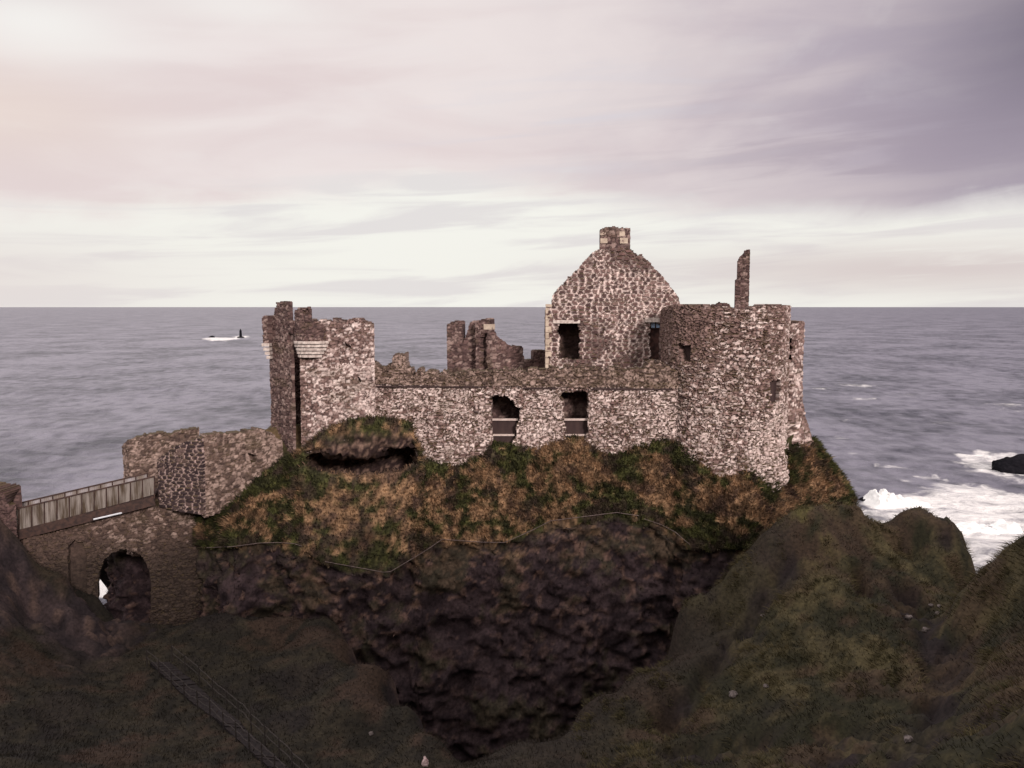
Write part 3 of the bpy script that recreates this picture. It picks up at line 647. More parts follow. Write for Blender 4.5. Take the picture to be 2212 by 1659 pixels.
# courtyard ground and the seaward cliff behind it
Bk, _ = resample(CP[:, :6, :], 150, 0); Bk, _ = resample(Bk, 70, 1)
x, y, z = Bk[..., 0], Bk[..., 1], Bk[..., 2]
Bk = Bk + np.stack([.8 * fbm(x * .3, y * .3, z * .3, 4, 61), .8 * fbm(x * .3, y * .3, z * .3 + 9, 4, 62), .12 * fbm(x, y, z, 3, 63)], -1) * sst(0, 3, np.arange(70)[::-1])[None, :, None]
cb = mixc((.035, .033, .013), (.10, .065, .035), sst(-.3, .3, fbm(x * .5, y * .5, z * .5, 4, 64))); cb = mixc((.03, .02, .02), cb, sst(30, 33, z))
tag(mesh_obj('courtyard_ground', Bk.reshape(-1, 3), [gridfaces(150, 70, True)], M_ROCK, None, cb.reshape(-1, 3), True), None, None, None, 'structure')

# ------------------------------------------------------------------ near terrain (height field through surveyed points)
CPT = []
def tp(u, v, Y): CPT.append(P(u, v, Y))
def tw(x, y, z): CPT.append(np.array([x, y, z], float))
for q in [(-200, 1010, 47), (0, 1140, 48.5), (-200, 1300, 42), (40, 1172, 50.2), (75, 1222, 50.7), (112, 1236, 50.6), (150, 1262, 50.6), (172, 1305, 50.8), (195, 1330, 51.0), (60, 1330, 48.0), (0, 1400, 42), (0, 1640, 33), (-200, 1640, 33), (200, 1345, 51.2), (205, 1290, 52.5), (270, 1345, 51), (330, 1345, 51.5), (300, 1390, 48.8), (200, 1450, 45.5),
          (400, 1345, 52), (480, 1335, 52.5), (560, 1330, 52), (650, 1345, 51), (735, 1371, 49.8), (600, 1400, 47.8), (450, 1500, 42.4), (640, 1500, 42.5), (765, 1420, 46.8), (850, 1480, 43.3), (905, 1560, 39.4), (960, 1612, 37.3), (1005, 1652, 35.7),
          (620, 1659, 35.2), (400, 1659, 34.5), (800, 1600, 37.6), (820, 1659, 35.2), (200, 1600, 37.0)]: tp(*q)
for q in [(1100, 1628, 37.0), (1240, 1562, 40.0), (1350, 1505, 42.0), (1440, 1460, 43.0), (1450, 1410, 44.0), (1462, 1350, 45.0), (1510, 1300, 45.3), (1565, 1258, 45.6), (1610, 1200, 46.0), (1650, 1160, 46.2), (1700, 1125, 46.4), (1755, 1106, 46.4), (1800, 1100, 46.2), (1850, 1103, 46.0),
          (1885, 1136, 46.2), (1920, 1134, 47.3), (1960, 1133, 47.8), (1990, 1140, 47.6), (2012, 1162, 47.3), (2032, 1192, 47.0), (2068, 1228, 46.0), (2096, 1256, 45.0), (2113, 1274, 43.5),
          (1560, 1400, 40.5), (1560, 1345, 43.2), (1650, 1260, 43.0), (1640, 1400, 38.5), (1750, 1200, 43.2), (1800, 1300, 39.5), (1880, 1180, 44.2), (1950, 1200, 44.5), (1900, 1400, 35.5), (1700, 1500, 34.2), (1900, 1560, 29.8), (1600, 1640, 30.5), (1300, 1640, 34.2), (1450, 1560, 37.0), (1850, 1650, 26.5),
          (2000, 1300, 40.0), (2050, 1330, 38.5), (2090, 1300, 40.0), (2075, 1400, 33.8), (2050, 1480, 30.4), (1990, 1570, 26.8), (1940, 1650, 24.8), (2000, 1420, 33.6),
          (2122, 1245, 38.5), (2150, 1214, 37.0), (2180, 1188, 36.0), (2212, 1166, 35.0), (2300, 1120, 33.0), (2130, 1350, 34.0), (2200, 1350, 31.0), (2110, 1500, 27.5), (2200, 1550, 23.0), (2050, 1640, 22.8), (2300, 1500, 22.0)]: tp(*q)
# hidden ground: ravine, seaward drops, and the land around the viewpoint
for (u, Y, z) in [(760, 52.5, 9), (700, 55, 12), (860, 47, 9), (960, 42, 9), (1030, 39.2, 11), (1010, 46, 7), (1130, 41, 10), (1250, 44, 8), (1360, 46, 8), (1420, 48, 8), (1150, 50, 5), (1480, 49, 12), (1560, 49.5, 14), (1640, 50, 16), (1720, 51, 17), (1800, 51.5, 17), (1860, 52, 15), (1960, 53.5, 12), (2060, 52, 10), (2140, 48, 12), (2180, 44, 14), (2240, 40, 18),
                 (1900, 62, -3), (2100, 60, -3), (2300, 55, -3), (1500, 60, 2), (1100, 60, 2), (800, 60, 8), (560, 57, 14), (480, 57, 17), (340, 58, 12), (220, 57.5, 12), (220, 63, -3), (100, 57, 12), (0, 56, 12), (-200, 56, 10), (60, 62, -3), (-200, 62, -3), (400, 63, -2)]:
    q = P(u, 900, Y); tw(q[0], Y, z)
for q in [(-50, 45, 33), (-50, 30, 31), (-35, 20, 27), (-20, 12, 26), (0, 8, 27), (0, 20, 24), (15, 10, 30), (35, 12, 38), (50, 25, 40), (48, 40, 24), (60, 50, -2), (-60, 60, -3), (60, 60, -4), (-60, 10, 34), (60, 5, 40), (0, 0, 30), (-30, 0, 32), (30, 0, 37)]: tw(*q)
CPT = np.array(CPT)
def rbf_fit(xy, zz):
    D = np.sqrt(((xy[:, None] - xy[None]) ** 2).sum(-1) + .15); n = len(xy)
    A = np.zeros((n + 3, n + 3)); A[:n, :n] = D; A[:n, n] = 1; A[:n, n + 1:] = xy; A[n, :n] = 1; A[n + 1:, :n] = xy.T
    return np.linalg.solve(A, np.concatenate([zz, [0, 0, 0]]))
RW = rbf_fit(CPT[:, :2], CPT[:, 2])
def rbf(x, y):
    r = RW[-3] + RW[-2] * x + RW[-1] * y
    for (cx_, cy_), w in zip(CPT[:, :2], RW): r = r + w * np.sqrt((x - cx_) ** 2 + (y - cy_) ** 2 + .15)
    return r
NX, NY = 520, 300
gx = np.linspace(-58, 58, NX); gy = np.linspace(-2, 64, NY)
X, Y = np.meshgrid(gx, gy, indexing='ij')
Z0 = rbf(X, Y)
gxx, gyy = np.gradient(Z0, gx, gy); slope = np.hypot(gxx, gyy)
steep = sst(1.3, 2.8, slope + .6 * fbm(X * .4, Y * .4, 0 * X, 4, 71)) * (1 - .9 * sst(3, 9, X))
leftrock = sst(-21, -25, X) * sst(40, 46, Y)
gul = sst(.15, .42, fbm(X * .22, Y * .22, 0 * X + 4, 4, 79)) * sst(6, 10, X)
rockm = np.clip(np.maximum(steep, leftrock * sst(-.2, .2, fbm(X * .5, Y * .5, 0 * X, 3, 72))), 0, 1)
w1, e1, r1 = worley2(X * .9, Y * .9, 74); w2, e2, r2 = worley2(X * 2.2, Y * 2.2, 75)
def gully(pts, wd):
    q = np.array([P(*a)[:2] for a in pts]); d = np.full(X.shape, 1e9)
    for a, b_ in zip(q[:-1], q[1:]):
        e_ = b_ - a; t_ = np.clip(((X - a[0]) * e_[0] + (Y - a[1]) * e_[1]) / (e_ @ e_), 0, 1); d = np.minimum(d, np.hypot(X - a[0] - t_ * e_[0], Y - a[1] - t_ * e_[1]))
    return 1 - sst(.35, 1.0, d / wd + .45 * fbm(X * .7, Y * .7, 0 * X, 4, 85))
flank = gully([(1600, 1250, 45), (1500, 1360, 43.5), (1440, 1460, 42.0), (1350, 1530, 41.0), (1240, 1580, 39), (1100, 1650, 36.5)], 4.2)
gully_shade = np.maximum.reduce([gully([(1705, 1225, 43), (1640, 1290, 42), (1560, 1420, 39.8), (1505, 1490, 38.0), (1440, 1580, 36.2)], 1.0), gully([(1960, 1285, 40.6), (1990, 1340, 38.6), (2035, 1420, 33.6), (2062, 1480, 30.4), (1985, 1590, 26.2), (1900, 1700, 24)], 1.25),
                        gully([(1650, 1600, 31.8), (1560, 1640, 32), (1480, 1640, 33.5)], 1.6), gully([(1790, 1570, 30.4), (1880, 1600, 28.2), (1780, 1660, 27.5)], 1.3), gully([(1850, 1235, 42), (1868, 1290, 40)], .5), gully([(560, 1360, 51), (480, 1345, 52.4), (330, 1365, 51), (230, 1420, 48)], 1.3)])  # third and fourth bands paint deep shade into the lower mound
strk = fbm((X + Y * .25) * 1.1, (Y - X * .25) * .35, 0 * X + 2, 4, 77)
fade = .35 + .65 * sst(0, 6, np.abs(Y - 51))
right_ = sst(0, 8, X) * sst(47.5, 45, Y)
Z = Z0 + (1 - rockm) * (.30 * fbm(X * .35, Y * .35, 0 * X, 4, 76) + .16 * strk + .07 * fbm(X * 2, Y * 2, 0 * X, 3, 78)) + rockm * (.9 * (r1 - .5) * sst(0, .2, e1) + .4 * (r2 - .5) + .4 * fbm(X * .6, Y * .6, 0 * X, 3, 80)) - .45 * gul * sst(-.1, .2, strk) - .55 * gully_shade * (.6 + .8 * sst(-.3, .3, fbm(X * 1.3, Y * 1.3, 0 * X, 3, 88))) + (1 - rockm) * right_ * (.30 * fbm((X + Y * .3) * .9, (Y - X * .3) * .45, 0 * X, 3, 86) + (.30) * np.abs(fbm((X + Y * .3) * 2.2, (Y - X * .3) * 1.0, 0 * X, 3, 87)))
x, y, z = X, Y, Z
n1 = fbm(X * .28, Y * .28, Z * .3, 4, 81); n2 = fbm(X * 1.1, Y * 1.1, Z * 1.1, 4, 82); n3 = fbm(X * 3.2, Y * 3.2, Z * 2, 3, 83)
right = sst(2, 12, X)
gc = mixc(mixc((.0145, .012, .0088), (.030, .024, .0155), sst(-.4, .4, n2 + .5 * n3)), mixc((.020, .0185, .0095), (.072, .058, .028), sst(-.35, .45, .8 * strk + .5 * n2 + .4 * n3)), right)
gc = mixc(gc, (.046, .026, .019), sst(.0, .35, n1 + .6 * n2) * .6)
gc = mixc(gc, (.085, .080, .024), sst(-.1, .4, n2 * .5 + strk * .8) * right * sst(40, 45.5, Y) * (1 - sst(15, 19, X)) * .8)  # crest painted brighter yellow-green, as if catching the light
gc = mixc(gc, (.025, .019, .015), flank * .75)  # left flank painted darker in place of its shade
gc = mixc(gc, (.0155, .011, .0125), np.maximum.reduce([gully_shade * sst(-.35, .25, fbm(X * .9, Y * .9, 0 * X, 4, 89)), gul * sst(-.15, .25, strk + .3 * n2), sst(.28, .5, -n1) * .5]) * .88)
rc = mixc((.020, .0145, .016), (.042, .029, .029), sst(-.3, .4, n2)); rc = mixc(rc, (.09, .058, .046), sst(.80, .92, r2 + .25 * n1 + .2 * n3) * .6)
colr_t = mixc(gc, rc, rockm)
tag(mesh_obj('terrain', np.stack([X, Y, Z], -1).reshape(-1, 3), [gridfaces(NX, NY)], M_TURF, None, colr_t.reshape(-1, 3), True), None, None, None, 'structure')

hx, hy = np.linspace(-130, 170, 220), np.linspace(-120, -1, 110)  # added rise out of view, shaped to shade the foreground from the sun
HX, HY = np.meshgrid(hx, hy, indexing='ij')
HZ = 26 + 29 * sst(-3, -24, HY + 4 * fbm(HX * .05, HY * .05, 0 * HX, 3, 91)) + 3 * fbm(HX * .04, HY * .04, 0 * HX, 4, 92) + .04 * np.maximum(HX, 0)
hc = mixc((.02, .017, .010), (.05, .042, .02), sst(-.3, .3, fbm(HX * .3, HY * .3, 0 * HX, 4, 93)))
tag(mesh_obj('shade_hill', np.stack([HX, HY, HZ], -1).reshape(-1, 3), [gridfaces(220, 110)], M_TURF, None, hc.reshape(-1, 3), True), None, None, None, 'structure')

def zt_at(px, py):
    fx = np.clip((np.asarray(px) - gx[0]) / (gx[1] - gx[0]), 0, NX - 1.001); fy = np.clip((np.asarray(py) - gy[0]) / (gy[1] - gy[0]), 0, NY - 1.001)
    i, j = fx.astype(int), fy.astype(int); a, b = fx - i, fy - j
    return Z[i, j] * (1 - a) * (1 - b) + Z[i + 1, j] * a * (1 - b) + Z[i, j + 1] * (1 - a) * b + Z[i + 1, j + 1] * a * b
def hit(u, v):
    d = ray(u, v); t = np.linspace(12, 75, 4000); q = d[None] * t[:, None] / d[1]
    zz = CZ + q[:, 2]; below = zz < zt_at(q[:, 0], q[:, 1])
    i = int(np.argmax(below)) if below.any() else len(t) - 1
    return np.array([q[i, 0], q[i, 1], zz[i]])

# ------------------------------------------------------------------ grass (nobody could count it)
def grass(name, pts, nrm_, col, length, width, droop, seed):
    g = np.random.default_rng(seed); n = len(pts)
    up = np.array([0, 0, 1.]) * .75 + nrm_ * .55 + g.normal(0, .38, (n, 3)); up /= np.linalg.norm(up, axis=1, keepdims=True)
    down = nrm_ * np.array([1, 1, 0]) ; down = down / (np.linalg.norm(down, axis=1, keepdims=True) + .15)
    side = np.cross(up, g.normal(0, 1, (n, 3))); side /= np.linalg.norm(side, axis=1, keepdims=True) + 1e-6
    L_ = length * g.uniform(.5, 1.4, (n, 1)); w = width * g.uniform(.6, 1.4, (n, 1))
    a = pts - side * w; b = pts + side * w; m0 = pts + up * L_ * .6 + down * L_ * droop * .3; tip = pts + up * L_ * .85 + down * L_ * droop
    V = np.stack([a, b, m0 + side * w * .8, m0 - side * w * .8, tip], 1).reshape(-1, 3)
    k = np.arange(n)[:, None] * 5
    c = np.repeat(np.clip(col * g.uniform(.75, 1.35, (n, 1)), 0, 1), 5, axis=0)
    o = mesh_obj(name, V, [k + np.array([0, 1, 2, 3]), k + np.array([3, 2, 4])], M_GRASS, None, c)
    return tag(o, None, None, None, 'stuff')
# on the castle rock
w_ = ((1 - rock) * (rid_ > .6) * (rid_ < 8.6) + .10 * rock * (rid_ < 10) * (1 - incave)).ravel(); w_ = w_ / w_.sum()
ii = rng.choice(len(w_), 95000, p=w_); gp = G2.reshape(-1, 3)[ii] + rng.normal(0, .05, (95000, 3)); gn = nrm.reshape(-1, 3)[ii]
gn = np.where(gn[:, 2:3] < 0, -gn, gn)
gcol = colr.reshape(-1, 3)[ii]
o = grass('slope_grass', gp, gn, gcol, .25, .026, .6, 1); tag(o, 'rough green and orange-brown grass covering the slope below the castle walls', 'grass')
w_ = ((1 - rockm) * sst(16, 22, Y) * (Z > 15) * (np.abs(X) < 40) * (1 + 1.2 * sst(0, .4, fbm(X * 1.6, Y * 1.6, 0 * X, 3, 95))) * (1 / (Y + 5)) * (1 - .6 * gul) * (1 - .9 * gully_shade)).ravel(); w_ = w_ / w_.sum()
NGR = 170000
ii = rng.choice(len(w_), NGR, p=w_); gp = np.stack([X, Y, Z], -1).reshape(-1, 3)[ii]
gp[:, 0] += rng.uniform(-.12, .12, NGR); gp[:, 1] += rng.uniform(-.12, .12, NGR); gp[:, 2] = zt_at(gp[:, 0], gp[:, 1]) - .01
gzx, gzy = np.gradient(Z, gx, gy); gn = np.stack([-gzx, -gzy, np.ones_like(Z)], -1).reshape(-1, 3)[ii]; gn /= np.linalg.norm(gn, axis=1, keepdims=True)
o = grass('hillside_grass', gp, gn, colr_t.reshape(-1, 3)[ii], .15, .013, 1.0, 2); tag(o, 'dark windswept grass covering the near hillsides', 'grass')

w_ = ((1 - rockm) * sst(18, 24, Y) * (X > 3) * (Z > 20) * (1 - gully_shade) * sst(-.2, .3, strk) * (1 / (Y + 5))).ravel(); w_ = w_ / w_.sum()
NT = 2000; ct = rng.choice(len(w_), NT, p=w_); cpos = np.stack([X, Y, Z], -1).reshape(-1, 3)[ct]; ii = np.repeat(np.arange(NT), 30)
gp = cpos[ii] + np.concatenate([rng.normal(0, .13, (len(ii), 2)), np.zeros((len(ii), 1))], 1); gp[:, 2] = zt_at(gp[:, 0], gp[:, 1]) - .02
gn = np.stack([-gzx, -gzy, np.ones_like(Z)], -1).reshape(-1, 3)[ct][ii]; gn = gn / np.linalg.norm(gn, axis=1, keepdims=True)
tcol = mixc((.040, .036, .015), (.085, .066, .032), rng.random(NT))[ii]
o = grass('tussock_grass', gp, gn, tcol, .19, .012, 1.6, 3); tag(o, 'pale bent tussocks of grass dotted over the right hillside', 'grass')

# ------------------------------------------------------------------ cables, steps, handrails, loose stones
front_pts = G2.reshape(-1, 3)
fu = CX + F * front_pts[:, 0] / (front_pts[:, 1] * CT - (front_pts[:, 2] - CZ) * ST)
fv = CY - F * (front_pts[:, 1] * ST + (front_pts[:, 2] - CZ) * CT) / (front_pts[:, 1] * CT - (front_pts[:, 2] - CZ) * ST)
def on_rock(u, v, out=.12):
    d = (fu - u) ** 2 + (fv - v) ** 2; near = np.argsort(d)[:14]; yy = front_pts[near, 1].min() - out
    return P(u, v, yy)
for pts, lab in (([(446, 1183), (500, 1181), (560, 1173), (600, 1172), (635, 1174), (652, 1180)], 'thin pale cable sagging along the turf edge just right of the bridge arch'),
                 ([(702, 1213), (740, 1220), (790, 1229), (828, 1236), (843, 1235), (880, 1213), (920, 1189), (955, 1165), (985, 1167), (1040, 1171), (1090, 1172), (1150, 1145), (1190, 1125), (1260, 1116), (1332, 1107), (1380, 1114)], 'longest pale cable, zigzagging along the turf edge across the middle of the cliff'),
                 ([(1392, 1121), (1430, 1134), (1460, 1150), (1480, 1168), (1490, 1176)], 'short pale cable curving down the cliff edge below the round tower')):
    pp_ = []
    for (a, b) in zip(pts[:-1], pts[1:]):
        for k in range(6): pp_.append(on_rock(lerp(a[0], b[0], k / 6), lerp(a[1], b[1], k / 6)))
    pp_.append(on_rock(*pts[-1])); pp_ = np.array(pp_)
    ys_ = np.convolve(np.pad(pp_[:, 1], 3, 'edge'), np.ones(7) / 7, 'valid')
    ys_ = np.minimum(ys_, pp_[:, 1])
    pp_ = pp_ * 1.0
    for i in range(len(pp_)):
        k = ys_[i] / pp_[i, 1]; pp_[i] = np.array([pp_[i, 0] * k, ys_[i], CZ + (pp_[i, 2] - CZ) * k])
    mb = MB(); mb.tube(pp_, .02, 5); tag(mb.build('cable', M_CABLE), lab, 'cable', 'cables along the cliff edge')

def rail_obj(line, label):
    t = thing('handrail', label, 'handrail', 'handrails of the stepped path')
    base = np.array([hit(u, v) for u, v in line])
    q = np.linspace(0, len(base) - 1, 60); base = np.stack([np.interp(q, np.arange(len(base)), base[:, k]) for k in range(3)], 1)
    base[:, 2] = zt_at(base[:, 0], base[:, 1])
    for h in (.92, .52):
        mb = MB(); mb.tube(base + np.array([0, 0, h]), .022, 6); mb.build('rail', M_HAND, t)
    for i in range(0, 60, 5):
        mb = MB(); mb.tube([base[i] + np.array([0, 0, -.2]), base[i] + np.array([0, 0, .97])], .035, 6); mb.build('post', M_HAND, t)
    return base
LB = rail_obj([(318, 1440), (370, 1487), (425, 1532), (480, 1578), (535, 1625), (590, 1675), (640, 1725)], 'wooden handrail with two bars on the left side of the stepped path')
RB = rail_obj([(372, 1430), (430, 1478), (488, 1530), (540, 1580), (600, 1637), (655, 1690), (700, 1735)], 'wooden handrail with two bars on the right side of the stepped path')
mb = MB()
for i in range(0, 58):
    a, b = lerp(LB[i], RB[i], .12), lerp(LB[i], RB[i], .88); a2, b2 = lerp(LB[i + 1], RB[i + 1], .12), lerp(LB[i + 1], RB[i + 1], .88); zz = max(a[2], b[2], a2[2], b2[2], zt_at((a[0] + b[0]) / 2, (a[1] + b[1]) / 2)) + .05
    v = [(a[0], a[1], zz), (b[0], b[1], zz), (b2[0], b2[1], zz), (a2[0], a2[1], zz)]
    v = v + [(p_[0], p_[1], zz - .6) for p_ in v]
    mb.add(v, [[0, 1, 2, 3], [0, 4, 5, 1], [1, 5, 6, 2], [2, 6, 7, 3], [3, 7, 4, 0]])
tag(mb.build('path', M_STEP), None, None, None, 'structure')

def boulder(name, c, r, mat, seed, label, cat='rock', group=None, sq=(1, 1, .7), sub=3):
    import bmesh
    bm = bmesh.new(); bmesh.ops.create_icosphere(bm, subdivisions=sub, radius=1)
    v = np.array([q.co[:] for q in bm.verts]); f = [[w.index for w in q.verts] for q in bm.faces]; bm.free()
    k = 1 + .35 * fbm(v[:, 0] * 1.3 + seed, v[:, 1] * 1.3, v[:, 2] * 1.3, 3, seed) + .25 * (worley3(v[:, 0] * 1.6 + seed, v[:, 1] * 1.6, v[:, 2] * 1.6, seed)[2] - .5)
    v = v * k[:, None] * r * np.array(sq) + np.asarray(c)
    return tag(mesh_obj(name, v, [np.array(f)], mat), label, cat, group)
for k, (u, v, r, lab) in enumerate([
        (1650, 1331, .16, 'pale stone on the left flank of the grassy mound, highest of the scattered stones there'), (1585, 1502, .26, 'largest pale stone low on the left side of the grassy mound'),
        (1655, 1483, .14, 'small pale stone right of the largest one on the mound'), (1963, 1335, .20, 'pale stone at the left edge of the dark gully on the right hillside'),
        (2011, 1308, .13, 'left one of the three small pale stones at the head of the dark gully'), (2029, 1310, .12, 'right one of the three small pale stones at the head of the dark gully'),
        (2025, 1325, .13, 'lowest of the three small pale stones at the head of the dark gully'), (1999, 1361, .18, 'pale flat stone inside the dark gully on the right hillside'),
        (1961, 1598, .20, 'greyish stone at the dark bottom of the gully near the lower frame edge'), (802, 1585, .13, 'tiny white stone alone on the dark turf shelf right of the stepped path')]):
    q = hit(u, v); boulder('loose_stone', q + np.array([0, 0, r * .12]), r * .9, M_PALE, 100 + k, lab, 'stone', 'loose pale stones on the hillsides', sub=2)
q = hit(919, 1652); boulder('upright_stone', q + np.array([0, 0, .05]), .18, M_PINK, 140, 'small upright pinkish stone at the bottom edge of the frame, left of the ravine', 'stone', sq=(.8, .8, 1.6))

# ------------------------------------------------------------------ sea
RAD = np.concatenate([np.linspace(45, 95, 14), 95 * np.exp(np.arange(1, 620) * .0105)])
RAD = RAD[RAD < 60000]
AZ = np.concatenate([np.linspace(-180, -42, 28)[:-1], np.linspace(-42, 42, 420), np.linspace(42, 180, 28)[1:]]) * math.pi / 180
rr, aa = np.meshgrid(RAD, AZ, indexing='ij'); X = rr * np.sin(aa); Y = rr * np.cos(aa)
sp = np.gradient(RAD)[:, None] + 0 * aa; fine = (np.abs(aa) < R(42))
Zs = np.zeros_like(X); g = np.random.default_rng(5)
wn1 = fbm(X * .012, Y * .012, 0 * X, 3, 201); warp = fbm(X * .02, Y * .02, 0 * X, 3, 202) * 12
for lam, am in ((46, .22), (31, .20), (22, .20), (15, .18), (11, .16), (8, .13), (6, .10), (4.5, .08)):
    for j in range(3):
        th = R(205) + g.normal(0, .42); ph = g.uniform(0, 6.28)
        w = 2 * math.pi / lam * ((X * math.sin(th) + Y * math.cos(th)) + warp * (.5 + .5 * j)) + ph
        ws = np.sin(w); k = sst(2.2, 4.0, lam / np.maximum(sp, rr * .0035))
        Zs += am * .8 * (1.3 * (1 - np.abs(ws)) - .6 + .35 * ws) * k * (.75 + .6 * wn1) * fine
Zs *= 1 - sst(700, 2500, rr)
foam = np.zeros_like(X)
def blob(u0, v0, u1, v1, amt, wob=.35, seed=0):
    global foam
    a, b = SEA(u0, (v0 + v1) / 2), SEA(u1, (v0 + v1) / 2); n_, f_ = SEA((u0 + u1) / 2, v1), SEA((u0 + u1) / 2, v0)
    c = (n_ + f_) / 2; hx = np.linalg.norm(b - a) / 2; hy = np.linalg.norm(f_ - n_) / 2
    dx, dy = X - c[0], Y - c[1]; r2_ = np.linalg.norm(c); ca, sa = c[1] / r2_, c[0] / r2_
    p_, q_ = dx * ca - dy * sa, dx * sa + dy * ca
    d = np.sqrt((p_ / hx) ** 2 + (q_ / hy) ** 2) + wob * fbm(X * 4 / hx, Y * 4 / hy, 0 * X, 4, 300 + seed)
    foam = np.maximum(foam, amt * (1 - sst(.55, 1.15, d)))
blob(2045, 968, 2330, 1042, .86, seed=1); blob(2100, 1010, 2330, 1055, .62, seed=2); blob(2060, 1005, 2200, 1035, .6, seed=12)
blob(1790, 1015, 2460, 1330, .87, .3, seed=3); blob(1835, 1058, 2140, 1135, .90, .3, seed=4); blob(1960, 1095, 2330, 1170, .80, seed=5); blob(1990, 1180, 2240, 1300, .74, seed=6); blob(1700, 1060, 1900, 1140, .7, seed=13)
blob(150, 1215, 300, 1300, 1.0, .1, 7)
for k, (a_, b_, c_, d_, m_) in enumerate([(432, 727, 525, 738, .95), (500, 724, 545, 731, .95), (495, 734, 600, 742, .58), (380, 741, 470, 745, .55), (1745, 836, 1800, 842, .68), (1800, 828, 1905, 836, .7), (1825, 858, 1930, 868, .72), (1930, 846, 1985, 858, .6), (2110, 868, 2230, 880, .7), (2150, 880, 2260, 892, .62), (1790, 902, 1880, 912, .62),
                                              (1760, 940, 1860, 948, .66), (1830, 965, 1870, 985, .6), (1880, 1000, 1985, 1010, .72), (1960, 1020, 2060, 1040, .70), (1750, 985, 1800, 1000, .6), (2000, 905, 2090, 918, .6)]): blob(a_, b_, c_, d_, m_, .5, 20 + k)
crest = sst(.35, .85, Zs) * sst(-.2, .5, wn1) * sst(-.1, .4, aa) * .45 * (1 - sst(250, 900, rr))
foam = np.maximum(foam, crest)
near = sst(.5, .8, foam) * sst(400, 200, rr)
Zs += near * .35 * fbm(X * .22, Y * .22, 0 * X, 4, 210)
m, nt, b = new_mat('sea_water'); N, L = nt.nodes, nt.links
at = N.new('ShaderNodeAttribute'); at.attribute_name = 'foam'
ge = N.new('ShaderNodeNewGeometry'); mp = N.new('ShaderNodeMapping'); mp.inputs['Scale'].default_value = (.13, .16, .3); mp.inputs['Rotation'].default_value = (0, 0, R(-14)); L.new(ge.outputs['Position'], mp.inputs[0])
nz = N.new('ShaderNodeTexNoise'); nz.inputs['Scale'].default_value = 1.0; nz.inputs['Detail'].default_value = 9; nz.inputs['Roughness'].default_value = .66; nz.inputs['Distortion'].default_value = 1.1; L.new(mp.outputs[0], nz.inputs['Vector'])
ad = N.new('ShaderNodeMath'); ad.operation = 'ADD'; L.new(at.outputs['Fac'], ad.inputs[0]); L.new(nz.outputs['Fac'], ad.inputs[1])
mr = N.new('ShaderNodeMapRange'); mr.interpolation_type = 'SMOOTHSTEP'; mr.inputs[1].default_value = 1.08; mr.inputs[2].default_value = 1.5; L.new(ad.outputs[0], mr.inputs[0])
mx = N.new('ShaderNodeMix'); mx.data_type = 'RGBA'; L.new(mr.outputs[0], mx.inputs[0])
def band(sx_, sy_, det, seedz):
    q = N.new('ShaderNodeMapping'); q.inputs['Scale'].default_value = (sx_, sy_, 0); q.inputs['Location'].default_value = (seedz, seedz, seedz); q.inputs['Rotation'].default_value = (0, 0, R(-10)); L.new(ge.outputs['Position'], q.inputs[0])
    t = N.new('ShaderNodeTexNoise'); t.inputs['Scale'].default_value = 1; t.inputs['Detail'].default_value = det; t.inputs['Roughness'].default_value = .6; L.new(q.outputs[0], t.inputs['Vector']); return t
b1, b2 = band(.15, .10, 7, 3.1), band(.022, .016, 5, 7.7)
sm_ = N.new('ShaderNodeMath'); sm_.operation = 'ADD'; L.new(b1.outputs['Fac'], sm_.inputs[0]); L.new(b2.outputs['Fac'], sm_.inputs[1])
wr_ = N.new('ShaderNodeMapRange'); wr_.inputs[1].default_value = .78; wr_.inputs[2].default_value = 1.15; L.new(sm_.outputs[0], wr_.inputs[0])
wc = N.new('ShaderNodeMix'); wc.data_type = 'RGBA'; wc.inputs[6].default_value = (.045, .046, .064, 1); wc.inputs[7].default_value = (.215, .207, .252, 1); L.new(wr_.outputs[0], wc.inputs[0]); L.new(wc.outputs[2], mx.inputs[6]); mx.inputs[7].default_value = (.84, .82, .80, 1); L.new(mx.outputs[2], b.inputs['Base Color'])
rr_ = N.new('ShaderNodeMapRange'); L.new(mr.outputs[0], rr_.inputs[0]); rr_.inputs[3].default_value = .42; rr_.inputs[4].default_value = .95; L.new(rr_.outputs[0], b.inputs['Roughness'])
b.inputs['IOR'].default_value = 1.33
n2_ = N.new('ShaderNodeTexNoise'); mp2 = N.new('ShaderNodeMapping'); mp2.inputs['Scale'].default_value = (.42, .36, .5); mp2.inputs['Rotation'].default_value = (0, 0, R(-14)); L.new(ge.outputs['Position'], mp2.inputs[0]); L.new(mp2.outputs[0], n2_.inputs['Vector'])
n2_.inputs['Scale'].default_value = .8; n2_.inputs['Detail'].default_value = 7; n2_.inputs['Roughness'].default_value = .62
bp = N.new('ShaderNodeBump'); bp.inputs['Strength'].default_value = 1.0; bp.inputs['Distance'].default_value = 1.8; L.new(n2_.outputs['Fac'], bp.inputs['Height']); L.new(bp.outputs[0], b.inputs['Normal'])
tag(mesh_obj('sea', np.stack([X, Y, Zs], -1).reshape(-1, 3), [gridfaces(len(RAD), len(AZ), True)], m, None, None, True, {'foam': foam}), None, None, None, 'structure')

